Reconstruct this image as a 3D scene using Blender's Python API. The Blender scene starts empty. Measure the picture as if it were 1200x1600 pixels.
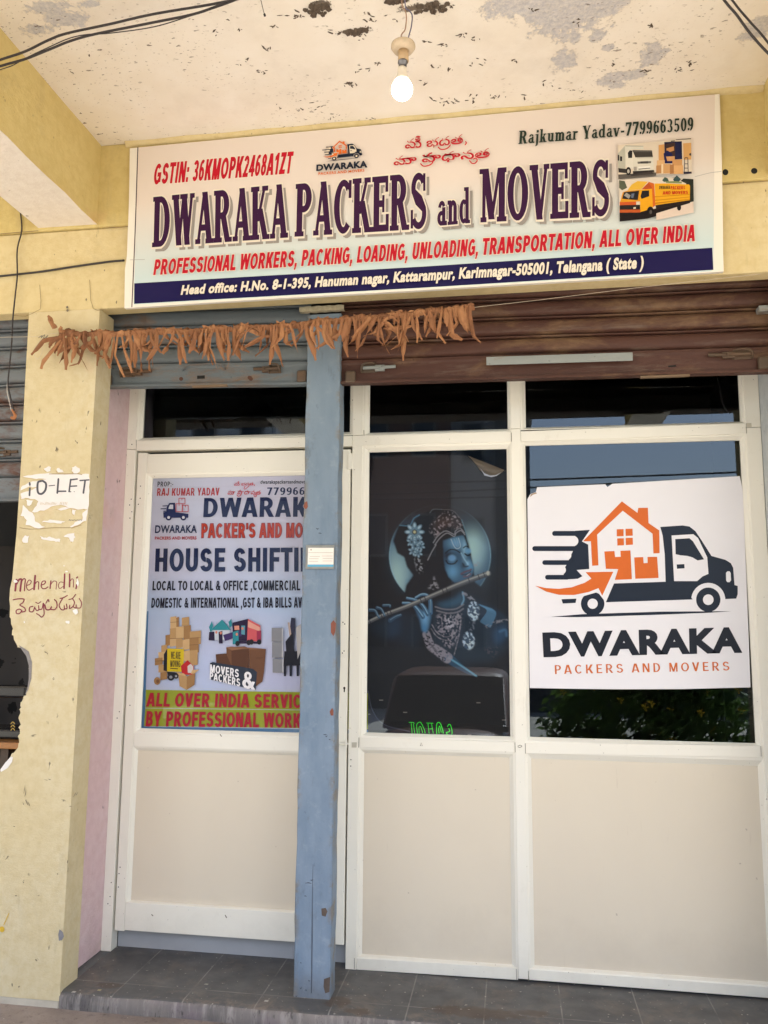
import bpy, bmesh, math, random
import numpy as np
from mathutils import Vector, Matrix
R = math.radians
SC = bpy.context.scene
COL = SC.collection
random.seed(7)

# ------------------------------------------------------------------ camera
FPX, YAW, PITCH, ROLL, CAMZ = 1275.2, R(8.946), R(7.8595), R(-0.4628), 1.45
cy, sy, cp, sp, cr, sr = math.cos(YAW), math.sin(YAW), math.cos(PITCH), math.sin(PITCH), math.cos(ROLL), math.sin(ROLL)
f_ = np.array([-sy * cp, cy * cp, sp]); r_ = np.array([cy, sy, 0.0]); d_ = -np.cross(r_, f_)
CAMM = np.array([cr * r_ + sr * d_, -sr * r_ + cr * d_, f_])
CAMC = np.array([0.0, 0.0, CAMZ])
def ray(x, y):
    return CAMM.T @ np.array([(x - 600) / FPX, (y - 800) / FPX, 1.0])
def onY(x, y, Y):                       # the point of the wall plane at depth Y seen at photo pixel (x, y)
    r = ray(x, y); return CAMC + r * (Y / r[1])
def onZ(x, y, Z):
    r = ray(x, y); return CAMC + r * ((Z - CAMZ) / r[2])
cd = bpy.data.cameras.new('camera'); cam = bpy.data.objects.new('camera', cd); COL.objects.link(cam)
m4 = Matrix.Identity(4)
for i in range(3):
    m4[i][0] = CAMM[0][i]; m4[i][1] = -CAMM[1][i]; m4[i][2] = -CAMM[2][i]; m4[i][3] = CAMC[i]
cam.matrix_world = m4
cd.sensor_fit = 'VERTICAL'; cd.sensor_height = 24.0; cd.lens = FPX / 1600 * 24.0
cd.clip_start = 0.05; cd.clip_end = 500
SC.camera = cam

# ------------------------------------------------------------------ light
SUN_EL, SUN_AZ = R(54), R(20)           # the sun stands over the street behind the camera, a little to the right
W = bpy.data.worlds.new('World'); SC.world = W; W.use_nodes = True
nt = W.node_tree; bg = nt.nodes['Background']
sky = nt.nodes.new('ShaderNodeTexSky'); sky.sky_type = 'NISHITA'; sky.sun_disc = False
sky.sun_elevation = SUN_EL; sky.sun_rotation = math.pi - SUN_AZ
sky.air_density = 1.0; sky.dust_density = 2.2; sky.ozone_density = 1.0
nt.links.new(sky.outputs[0], bg.inputs[0]); bg.inputs[1].default_value = 0.105
sd = bpy.data.lights.new('sun', 'SUN'); sd.energy = 4.2; sd.angle = R(0.5); sd.color = (1.0, 0.965, 0.90)
so = bpy.data.objects.new('sun', sd); COL.objects.link(so)
sdir = Vector((math.sin(SUN_AZ) * math.cos(SUN_EL), -math.cos(SUN_AZ) * math.cos(SUN_EL), math.sin(SUN_EL)))
so.rotation_euler = sdir.to_track_quat('Z', 'Y').to_euler()
vs = SC.view_settings; vs.view_transform = 'Standard'; vs.look = 'None'; vs.gamma = 1.0; vs.exposure = 2.03
SC.display_settings.display_device = 'sRGB'
SC.cycles.max_bounces = 10; SC.cycles.diffuse_bounces = 6; SC.cycles.glossy_bounces = 4; SC.cycles.transparent_max_bounces = 12
SC.cycles.use_denoising = True
SC.cycles.sample_clamp_indirect = 6.0

# ------------------------------------------------------------------ materials
def lin(c):
    return tuple((v / 255 / 12.92) if v / 255 <= 0.04045 else ((v / 255 + 0.055) / 1.055) ** 2.4 for v in c)
MATS = {}
class NT:
    def __init__(s, name):
        s.m = bpy.data.materials.new(name); s.m.use_nodes = True; s.t = s.m.node_tree; s.b = s.t.nodes['Principled BSDF']
        s.tc = s.t.nodes.new('ShaderNodeTexCoord'); s.co = s.tc.outputs['Object']
    def n(s, k, **kw):
        x = s.t.nodes.new('ShaderNode' + k)
        for a, v in kw.items(): setattr(x, a, v)
        return x
    def l(s, a, b): s.t.links.new(a, b)
    def map(s, scale=(1, 1, 1), rot=(0, 0, 0), loc=(0, 0, 0)):
        x = s.n('Mapping'); x.inputs['Scale'].default_value = scale; x.inputs['Rotation'].default_value = rot; x.inputs['Location'].default_value = loc
        s.l(s.co, x.inputs['Vector']); return x.outputs[0]
    def noise(s, scale, detail=4, rough=0.55, co=None, dist=0.0):
        x = s.n('TexNoise'); x.inputs['Scale'].default_value = scale; x.inputs['Detail'].default_value = detail
        x.inputs['Roughness'].default_value = rough; x.inputs['Distortion'].default_value = dist
        s.l(co or s.co, x.inputs['Vector']); return x.outputs['Fac']
    def ramp(s, fac, a, b, ca=(0, 0, 0, 1), cb=(1, 1, 1, 1)):
        if a < 0 or b > 1:
            mr = s.n('MapRange'); mr.inputs['From Min'].default_value = a; mr.inputs['From Max'].default_value = b; s.l(fac, mr.inputs['Value']); fac = mr.outputs[0]; a, b = 0.0, 1.0
        x = s.n('ValToRGB'); e = x.color_ramp.elements; e[0].position = a; e[1].position = b; e[0].color = ca; e[1].color = cb
        s.l(fac, x.inputs[0]); return x.outputs[0]
    def mix(s, fac, a, b, mode='MIX'):
        x = s.n('MixRGB', blend_type=mode)
        for sock, v in ((x.inputs[0], fac), (x.inputs[1], a), (x.inputs[2], b)):
            if isinstance(v, (int, float)): sock.default_value = v
            elif isinstance(v, tuple): sock.default_value = (*v[:3], 1)
            else: s.l(v, sock)
        return x.outputs[0]
    def math(s, op, a, b=0.0, clamp=False):
        x = s.n('Math', operation=op, use_clamp=clamp)
        for sock, v in ((x.inputs[0], a), (x.inputs[1], b)):
            if isinstance(v, (int, float)): sock.default_value = v
            else: s.l(v, sock)
        return x.outputs[0]
    def bump(s, h, strength=0.3, dist=0.01, prev=None):
        x = s.n('Bump'); x.inputs['Strength'].default_value = strength; x.inputs['Distance'].default_value = dist
        s.l(h, x.inputs['Height'])
        if prev: s.l(prev, x.inputs['Normal'])
        return x.outputs[0]
    def out(s, col, rough=0.6, normal=None, spec=0.5, metal=0.0):
        for sock, v in ((s.b.inputs['Base Color'], col), (s.b.inputs['Roughness'], rough)):
            if isinstance(v, (int, float)): sock.default_value = v
            elif isinstance(v, tuple): sock.default_value = (*v[:3], 1)
            else: s.l(v, sock)
        s.b.inputs['Specular IOR Level'].default_value = spec; s.b.inputs['Metallic'].default_value = metal
        if normal: s.l(normal, s.b.inputs['Normal'])
        return s.m
    def blobs(s, lst, amp, nz):             # mask that is > 0 inside any of the noisy ellipses (centre, radii) listed
        res = None
        for c, r in lst:
            mp = s.map(scale=tuple(1 / q for q in r), loc=tuple(-a / q for a, q in zip(c, r)))
            ln = s.n('VectorMath', operation='LENGTH'); s.l(mp, ln.inputs[0])
            v = ln.outputs['Value']
            res = v if res is None else s.math('MINIMUM', res, v)
        return s.math('SUBTRACT', s.math('MULTIPLY_ADD', nz, amp, ) if False else s.math('ADD', 1.0 - amp / 2, s.math('MULTIPLY', nz, amp)), res)

def plain(name, c, rough=0.6, var=0.12, scale=9, bump=0.0, bscale=200, spec=0.5, metal=0.0):
    if name in MATS: return MATS[name]
    k = NT(name); nz = k.noise(scale, 5)
    dk = tuple(v * (1 - var) for v in c); lt = tuple(min(1, v * (1 + var)) for v in c)
    col = k.mix(nz, dk, lt); nr = None
    if bump: nr = k.bump(k.noise(bscale, 3), bump, 0.002)
    MATS[name] = k.out(col, rough, nr, spec, metal); return MATS[name]
def printed(c, rough=0.45):                 # flat printing ink, srgb 0-255
    key = 'ink_%d_%d_%d' % tuple(c)
    if key in MATS: return MATS[key]
    k = NT(key); l = tuple(v * (0.72 if max(c) < 130 else 0.84) for v in lin(c)); nz = k.noise(40, 2)
    MATS[key] = k.out(k.mix(nz, tuple(v * 0.96 for v in l), tuple(min(1, v * 1.04) for v in l)), rough, None, 0.18); return MATS[key]

def mk_plaster(name, base, dark, worn, peel=False):
    k = NT(name)
    big = k.ramp(k.noise(1.6, 5, 0.6), 0.35, 0.7); fine = k.noise(26, 6, 0.65)
    col = k.mix(big, base, worn); col = k.mix(k.ramp(fine, 0.4, 0.75), col, dark)
    streak = k.ramp(k.noise(3.0, 5, 0.7, k.map((9, 9, 1.2))), 0.62, 0.8)
    col = k.mix(k.math('MULTIPLY', streak, 0.35), col, tuple(v * 0.55 for v in base))
    vor = k.n('TexNoise'); vor.inputs['Scale'].default_value = 34; vor.inputs['Detail'].default_value = 2; k.l(k.map((1, 1, 0.55)), vor.inputs['Vector'])
    spk = k.ramp(vor.outputs['Fac'], 0.735, 0.765)
    sm_ = k.ramp(k.noise(2.3, 7, 0.75, k.map((1.6, 1, 1), (0, R(-25), 0)), 0.8), 0.56, 0.72)
    col = k.mix(k.math('MULTIPLY', sm_, 0.28), col, (0.30, 0.25, 0.17))
    pk_ = k.ramp(k.noise(1.9, 3, 0.6, k.map((1.5, 1, 1), (0, 0, 0), (3.1, 0, 1.7))), 0.66, 0.74)
    col = k.mix(k.math('MULTIPLY', pk_, 0.3), col, (0.66, 0.33, 0.22))
    col = k.mix(k.math('MULTIPLY', spk, 0.75), col, (0.09, 0.075, 0.06))
    # brown scuffs that run slanting
    sc = k.noise(5.0, 6, 0.75, k.map((3.2, 1, 1), (0, R(35), 0)), 0.6)
    col = k.mix(k.math('MULTIPLY', k.ramp(sc, 0.665, 0.72), 0.55), col, (0.16, 0.13, 0.09))
    b = k.bump(k.noise(240, 2), 0.35, 0.0025); b = k.bump(k.noise(45, 4, 0.6, k.map((1, 1, 1.6))), 0.45, 0.004, b)
    b = k.bump(spk, 0.3, 0.003, b)
    MATS[name] = k.out(col, 0.85, b, 0.25)
mk_plaster('pillar_plaster', (0.61, 0.515, 0.31), (0.55, 0.455, 0.26), (0.635, 0.57, 0.40))
mk_plaster('lintel_plaster', (0.63, 0.515, 0.275), (0.57, 0.455, 0.23), (0.66, 0.56, 0.33))
mk_plaster('shaded_yellow_plaster', (0.58, 0.46, 0.19), (0.53, 0.41, 0.16), (0.62, 0.51, 0.23))  # deeper yellow carries the shade below the ceiling in its colour
mk_plaster('pink_plaster', (0.68, 0.50, 0.52), (0.62, 0.44, 0.46), (0.70, 0.58, 0.59))
mk_plaster('grey_blue_plaster', (0.52, 0.56, 0.58), (0.42, 0.46, 0.49), (0.58, 0.60, 0.60))
mk_plaster('white_plaster', (0.76, 0.69, 0.61), (0.70, 0.63, 0.55), (0.80, 0.745, 0.67))

def mk_ceiling():
    k = NT('ceiling_paint')
    def at(x, y, rx, ry):
        p = onZ(x, y, 3.6); return ((p[0], p[1], 3.6), (rx, ry, 1.0))
    base = k.mix(k.ramp(k.noise(1.3, 5, 0.6), 0.3, 0.7), (0.80, 0.735, 0.63), (0.86, 0.81, 0.73))
    base = k.mix(k.ramp(k.noise(6, 6, 0.65), 0.45, 0.8), base, (0.87, 0.83, 0.76))
    nz = k.math('ADD', k.math('MULTIPLY', k.noise(11, 8, 0.72, None, 0.6), .62), k.math('MULTIPLY', k.noise(46, 6, .7), .38))
    peel = k.blobs([at(885, 20, .16, .12), at(840, 5, .17, .08), at(940, 10, .08, .07), at(880, 95, .055, .06), at(1020, 85, .05, .07), at(955, 125, .055, .04), at(985, 118, .06, .03),
                    at(1035, 80, .04, .02), at(950, 75, .02, .02), at(100, 30, .10, .05), at(60, 45, .07, .035), at(75, 12, .09, .03), at(140, 5, .05, .02), at(932, 58, .03, .03),
                    at(965, 133, .04, .02), at(1185, 45, .06, .06), at(900, 60, .025, .03)], 4.6, nz)
    pm = k.ramp(peel, 0.0, 0.16); th = k.ramp(k.noise(70, 4, .7), .40, .62); pm = k.math('MULTIPLY', pm, k.math('ADD', .55, k.math('MULTIPLY', th, .45)))
    edge = k.ramp(k.math('ABSOLUTE', peel), 0.02, 0.09, (1, 1, 1, 1), (0, 0, 0, 1))
    dm = k.ramp(k.noise(2.2, 6, .7, k.map((1, 1, 1), (0, 0, 0), (4, 1, 0))), .52, .72); base = k.mix(k.math('MULTIPLY', dm, .35), base, (0.60, 0.54, 0.46))
    pc = k.mix(k.noise(30, 5), (0.38, 0.38, 0.41), (0.60, 0.59, 0.61))
    col = k.mix(k.math('MULTIPLY', edge, 0.25), base, (0.45, 0.38, 0.30))
    col = k.mix(pm, col, pc)
    # brown insect crust, larger scabs and fine specks
    sc = k.blobs([at(505, 8, .045, .035), at(560, 48, .07, .02), at(655, 12, .10, .028), at(625, 2, .05, .015), at(545, 130, .02, .010)], 2.6, k.noise(38, 6, 0.75))
    scm = k.ramp(sc, 0.30, 0.38)
    col = k.mix(k.math('MULTIPLY', scm, 0.9), col, k.mix(k.noise(90, 3), (0.03, 0.022, 0.018), (0.17, 0.12, 0.08)))
    s1 = k.ramp(k.noise(30, 2, 0.5, k.map((1, 2.0, 1))), 0.668, 0.69); gate = k.ramp(k.noise(2.4, 5, .7), 0.46, 0.62)
    s2 = k.ramp(k.noise(62, 3, 0.6, k.map((1, 2.2, 1), (0, 0, 0.5))), 0.662, 0.69)
    s3 = k.math('MULTIPLY', k.ramp(k.noise(13, 7, .8, k.map((1, 1.8, 1), (0, 0, 0.3)), 0.8), 0.70, 0.725), k.ramp(k.noise(1.1, 3), .46, .62))
    spk = k.math('MAXIMUM', k.math('MULTIPLY', s1, gate), k.math('MAXIMUM', s3, k.math('MULTIPLY', s2, gate)))
    col = k.mix(k.math('MULTIPLY', spk, 0.85), col, (0.12, 0.08, 0.055))
    h = k.math('SUBTRACT', k.math('MULTIPLY', k.noise(55, 5, 0.6), 0.25), pm)
    b = k.bump(h, 0.45, 0.004); b = k.bump(k.math('ADD', scm, spk), 0.6, 0.006, b)
    MATS['ceiling_paint'] = k.out(col, 0.9, b, 0.15)
mk_ceiling()

def mk_frame():
    k = NT('cream_aluminium')
    c = k.mix(k.noise(2.5, 4), (0.81, 0.785, 0.69), (0.86, 0.845, 0.765))
    g = k.ramp(k.noise(14, 7, 0.7, k.map((1, 1, 0.6))), 0.60, 0.78)
    c = k.mix(k.math('MULTIPLY', g, 0.22), c, (0.45, 0.40, 0.31))
    sz = k.n('SeparateXYZ'); k.l(k.co, sz.inputs[0]); lo = k.ramp(k.math('ADD', sz.outputs['Z'], k.math('MULTIPLY', k.noise(9, 6, .7), .3)), .14, .32, (1, 1, 1, 1), (0, 0, 0, 1)); c = k.mix(k.math('MULTIPLY', lo, .25), c, (0.42, 0.38, 0.31))
    s = k.ramp(k.noise(85, 2), 0.74, 0.76); c = k.mix(k.math('MULTIPLY', s, 0.7), c, (0.15, 0.13, 0.10))
    MATS['cream_aluminium'] = k.out(c, 0.36, k.bump(k.noise(60, 3), 0.06, 0.001), 0.45)
mk_frame()
def mk_panel():
    k = NT('beige_laminate')
    c = k.mix(k.noise(1.2, 4), (0.685, 0.615, 0.495), (0.73, 0.665, 0.545))
    s = k.ramp(k.noise(3.5, 8, 0.8, k.map((1, 1, 1.6), (0, 0.7, 0)), 0.4), 0.66, 0.74); c = k.mix(k.math('MULTIPLY', s, 0.14), c, (0.80, 0.74, 0.66))
    sz = k.n('SeparateXYZ'); k.l(k.co, sz.inputs[0])
    lo = k.ramp(k.math('ADD', sz.outputs['Z'], k.math('MULTIPLY', k.noise(5, 6, .7), .5)), .28, .52, (1, 1, 1, 1), (0, 0, 0, 1)); c = k.mix(k.math('MULTIPLY', lo, .22), c, (0.44, 0.37, 0.30))
    wp_ = k.ramp(k.noise(2.2, 6, .65, k.map((1, 1, .5), (0, .5, 0)), .5), .45, .75); c = k.mix(k.math('MULTIPLY', wp_, .16), c, (0.60, 0.52, 0.43))
    ln_ = k.ramp(k.noise(7, 4, .6, k.map((6, 1, .5), (0, .9, 0))), .70, .73); c = k.mix(k.math('MULTIPLY', ln_, .22), c, (0.50, 0.42, 0.34))
    d = k.ramp(k.noise(34, 2), 0.76, 0.78); c = k.mix(k.math('MULTIPLY', d, 0.5), c, (0.3, 0.24, 0.18))
    MATS['beige_laminate'] = k.out(c, k.ramp(k.noise(5, 5), 0.3, 0.8, (0.30, 0.30, 0.30, 1), (0.5, 0.5, 0.5, 1)), k.bump(k.noise(1.5, 2), 0.05, 0.01), 0.4)
mk_panel()
def mk_post():
    k = NT('blue_paint')
    c = k.mix(k.ramp(k.noise(7, 6, 0.65, k.map((1.5, 1, 0.5))), 0.3, 0.7), (0.135, 0.20, 0.285), (0.215, 0.285, 0.375))
    c = k.mix(k.math('MULTIPLY', k.ramp(k.noise(20, 6, 0.7), 0.55, 0.75), 0.45), c, (0.34, 0.41, 0.475))
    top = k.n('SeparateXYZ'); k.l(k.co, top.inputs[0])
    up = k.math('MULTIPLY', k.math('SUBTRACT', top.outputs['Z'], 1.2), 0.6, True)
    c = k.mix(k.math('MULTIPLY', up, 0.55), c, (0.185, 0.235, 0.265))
    d = k.ramp(k.noise(42, 3, 0.6, k.map((1, 1, 0.6))), 0.68, 0.74); c = k.mix(k.math('MULTIPLY', d, 0.5), c, (0.10, 0.14, 0.20))
    gr = k.ramp(k.noise(13, 7, .75, k.map((1, 1, .45), (0, 0, 0), (2, 0, 5))), .56, .68); c = k.mix(k.math('MULTIPLY', gr, .45), c, (0.10, 0.125, 0.15))
    low = k.ramp(k.math('ADD', top.outputs['Z'], k.math('MULTIPLY', k.noise(14, 5, .7), .14)), .08, .20, (1, 1, 1, 1), (0, 0, 0, 1)); c = k.mix(k.math('MULTIPLY', low, .5), c, (0.13, 0.115, 0.10))
    # bare spots along the two edges
    ex = k.math('ABSOLUTE', k.math('SUBTRACT', top.outputs['X'], -0.796)); near = k.ramp(ex, 0.052, 0.076)
    ch = k.math('MULTIPLY', k.ramp(k.noise(11, 6, 0.7), 0.50, 0.60), near)
    c = k.mix(k.math('MULTIPLY', ch, 0.9), c, k.mix(k.noise(50, 2), (0.10, 0.085, 0.07), (0.28, 0.26, 0.22)))
    b = k.bump(k.noise(90, 4), 0.25, 0.002); b = k.bump(k.noise(8, 4), 0.25, 0.006, b)
    MATS['blue_paint'] = k.out(c, 0.55, b, 0.35)
mk_post()
def mk_steel(name, a, b_, rust, lo, hi):
    k = NT(name)
    c = k.mix(k.noise(6, 6, 0.65, k.map((0.5, 1, 2))), a, b_)
    r = k.ramp(k.noise(4.5, 7, 0.7, k.map((0.6, 1, 1.6)), 0.3), lo, hi)
    c = k.mix(r, c, k.mix(k.noise(30, 5), rust, tuple(v * 2.2 for v in rust)))
    sp = k.ramp(k.noise(60, 3), 0.7, 0.74); c = k.mix(k.math('MULTIPLY', sp, 0.6), c, tuple(v * 0.4 for v in a))
    du = k.ramp(k.noise(12, 6, 0.7, k.map((0.35, 1, 3))), 0.55, 0.75); c = k.mix(k.math('MULTIPLY', du, 0.35), c, (0.23, 0.195, 0.15))
    MATS[name] = k.out(c, 0.55, k.bump(k.noise(9, 5, .6, k.map((.6, 1, 2))), 0.25, 0.008, k.bump(k.noise(70, 5), 0.5, 0.003)), 0.3, 0.0)
mk_steel('grey_shutter_paint', (0.10, 0.125, 0.14), (0.165, 0.19, 0.205), (0.12, 0.075, 0.045), 0.54, 0.68)
mk_steel('rusty_shutter_paint', (0.050, 0.021, 0.016), (0.095, 0.042, 0.030), (0.095, 0.055, 0.03), 0.50, 0.66)
mk_steel('old_shutter_paint', (0.12, 0.135, 0.15), (0.20, 0.22, 0.235), (0.07, 0.035, 0.025), 0.50, 0.62)
mk_steel('rusty_iron', (0.055, 0.04, 0.03), (0.13, 0.095, 0.065), (0.075, 0.040, 0.022), 0.45, 0.65)
mk_steel('grey_iron', (0.20, 0.225, 0.22), (0.30, 0.32, 0.31), (0.14, 0.08, 0.05), 0.60, 0.74)
def mk_tile():
    k = NT('grey_floor_tile')
    c = k.mix(k.noise(4, 6, 0.65, k.map((1, 2.5, 1))), (0.058, 0.060, 0.063), (0.115, 0.115, 0.115))
    sp = k.n('SeparateXYZ'); k.l(k.co, sp.inputs[0])
    # thin pale joints: every 0.29 m across, one line at y = 3.337
    fx = k.math('FRACT', k.math('DIVIDE', k.math('ADD', sp.outputs['X'], 1.523 + 29.0), 0.2895))
    jx = k.math('LESS_THAN', k.math('ABSOLUTE', k.math('SUBTRACT', fx, 0.5)), 2.0)
    dx = k.math('ABSOLUTE', k.math('SUBTRACT', fx, 0.0)); dx = k.math('MINIMUM', dx, k.math('SUBTRACT', 1.0, fx))
    jx = k.math('LESS_THAN', dx, 0.009)
    jy = k.math('LESS_THAN', k.math('ABSOLUTE', k.math('SUBTRACT', sp.outputs['Y'], 3.337)), 0.0022)
    j = k.math('MAXIMUM', jx, jy); j = k.math('MULTIPLY', j, k.ramp(k.noise(7, 4), 0.35, 0.6))
    c = k.mix(k.math('MULTIPLY', j, 0.65), c, (0.30, 0.29, 0.27))
    du = k.ramp(k.noise(6, 7, 0.75, None, 0.5), 0.5, 0.75); ed = k.ramp(sp.outputs['Y'], 3.22, 3.36, (1, 1, 1, 1), (0, 0, 0, 1))
    c = k.mix(k.math('MULTIPLY', du, k.math('MULTIPLY_ADD', ed, 0.6)), c, (0.24, 0.19, 0.15))
    rs_ = k.blobs([((-.69, 3.33, 0), (.055, .05, 1)), ((-.60, 3.27, 0), (.05, .035, 1)), ((-.15, 3.33, 0), (.22, .05, 1)), ((.05, 3.36, 0), (.08, .03, 1)), ((-1.62, 3.31, 0), (.06, .03, 1))], 2.2, k.noise(22, 6, .7))
    c = k.mix(k.math('MULTIPLY', k.ramp(rs_, .0, .35), .75), c, (0.085, 0.06, 0.045))
    s = k.ramp(k.noise(58, 2), 0.69, 0.71); c = k.mix(k.math('MULTIPLY', s, 0.8), c, (0.42, 0.40, 0.36))
    MATS['grey_floor_tile'] = k.out(c, k.ramp(k.noise(9, 5), 0.3, 0.7, (0.35, 0.35, 0.35, 1), (0.65, 0.65, 0.65, 1)), k.bump(k.noise(40, 5), 0.15, 0.003), 0.4)
mk_tile()
def mk_ground(name, a, b_):
    k = NT(name)
    c = k.mix(k.ramp(k.noise(3, 8, 0.7), 0.35, 0.65), a, b_); c = k.mix(k.ramp(k.noise(40, 6, 0.7), 0.55, 0.75), c, tuple(v * 0.5 for v in a))
    s = k.ramp(k.noise(60, 2), 0.72, 0.74); c = k.mix(k.math('MULTIPLY', s, 0.7), c, (0.5, 0.45, 0.38))
    MATS[name] = k.out(c, 0.9, k.bump(k.noise(30, 7, 0.7), 0.5, 0.01), 0.2)
mk_ground('dusty_concrete', (0.20, 0.165, 0.145), (0.32, 0.27, 0.24))
mk_ground('street_dust', (0.46, 0.42, 0.345), (0.54, 0.50, 0.42))
mk_ground('broken_concrete', (0.20, 0.185, 0.18), (0.32, 0.30, 0.29))
def mk_riser():
    k = NT('stained_riser')
    c = k.mix(k.ramp(k.noise(3.5, 6, .7, k.map((1, 1, .3))), .35, .65), (0.09, 0.085, 0.085), (0.24, 0.215, 0.20))
    c = k.mix(k.math('MULTIPLY', k.ramp(k.noise(9, 6, .7, k.map((2.5, 1, .35))), .5, .68), .7), c, (0.42, 0.39, 0.36))
    c = k.mix(k.math('MULTIPLY', k.ramp(k.noise(2, 4, .6, None), .58, .7), .4), c, (0.26, 0.17, 0.24))
    c = k.mix(k.math('MULTIPLY', k.ramp(k.noise(30, 5, .7, k.map((2, 1, .5))), .58, .66), .7), c, (0.05, 0.045, 0.045))
    MATS['stained_riser'] = k.out(c, .85, k.bump(k.noise(40, 6, .7), .5, .006), .3)
mk_riser()
def mk_leaf():
    k = NT('dried_leaf'); oi = k.n('ObjectInfo')
    c = k.mix(oi.outputs['Random'], (0.15, 0.065, 0.035), (0.43, 0.215, 0.10)); c = k.mix(k.ramp(k.noise(30, 5), .35, .65), c, (0.30, 0.135, 0.065))
    c = k.mix(k.math('MULTIPLY', k.ramp(k.noise(60, 3), 0.62, 0.7), 0.6), c, (0.13, 0.05, 0.03))
    k.b.inputs['Transmission Weight'].default_value = 0.0
    MATS['dried_leaf'] = k.out(c, 0.75, k.bump(k.noise(90, 4), 0.5, 0.002), 0.2)
mk_leaf()
def mk_glass(name, tint, ior):
    m = bpy.data.materials.new(name); m.use_nodes = True; t = m.node_tree; t.nodes.clear()
    o = t.nodes.new('ShaderNodeOutputMaterial'); mx = t.nodes.new('ShaderNodeMixShader'); fr = t.nodes.new('ShaderNodeFresnel')
    fr.inputs['IOR'].default_value = ior
    tr = t.nodes.new('ShaderNodeBsdfTransparent'); tr.inputs[0].default_value = (*tint, 1)
    gl = t.nodes.new('ShaderNodeBsdfGlossy'); gl.inputs['Roughness'].default_value = 0.004; gl.inputs[0].default_value = (0.72, 0.86, 1, 1)
    nz = t.nodes.new('ShaderNodeTexNoise'); nz.inputs['Scale'].default_value = 1.4; bp = t.nodes.new('ShaderNodeBump'); bp.inputs['Strength'].default_value = 0.04; bp.inputs['Distance'].default_value = 0.004
    tc = t.nodes.new('ShaderNodeTexCoord'); t.links.new(tc.outputs['Object'], nz.inputs['Vector']); t.links.new(nz.outputs['Fac'], bp.inputs['Height']); t.links.new(bp.outputs[0], gl.inputs['Normal'])
    t.links.new(fr.outputs[0], mx.inputs[0]); t.links.new(tr.outputs[0], mx.inputs[1]); t.links.new(gl.outputs[0], mx.inputs[2]); t.links.new(mx.outputs[0], o.inputs[0])
    MATS[name] = m
mk_glass('window_glass', (0.92, 0.93, 0.93), 1.68)
mk_glass('door_glass', (0.98, 0.98, 0.985), 1.45)
def mk_emit(name, c, s):
    k = NT(name); k.b.inputs['Emission Color'].default_value = (*c, 1); k.b.inputs['Emission Strength'].default_value = s; MATS[name] = k.out(c, 0.4)
mk_emit('lit_bulb_globe', (1.0, 0.96, 0.88), 5.0)
mk_emit('green_tube', (0.05, 0.8, 0.05), 0.16)
def mk_attr(name, rough):
    k = NT(name); a = k.n('Attribute', attribute_name='print'); MATS[name] = k.out(a.outputs['Color'], rough, k.bump(k.noise(3, 3), 0.06, 0.01), 0.35)
mk_attr('printed_picture', 0.5)
dark_cable = plain('black_cable_rubber', (0.025, 0.02, 0.022), 0.5)

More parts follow.
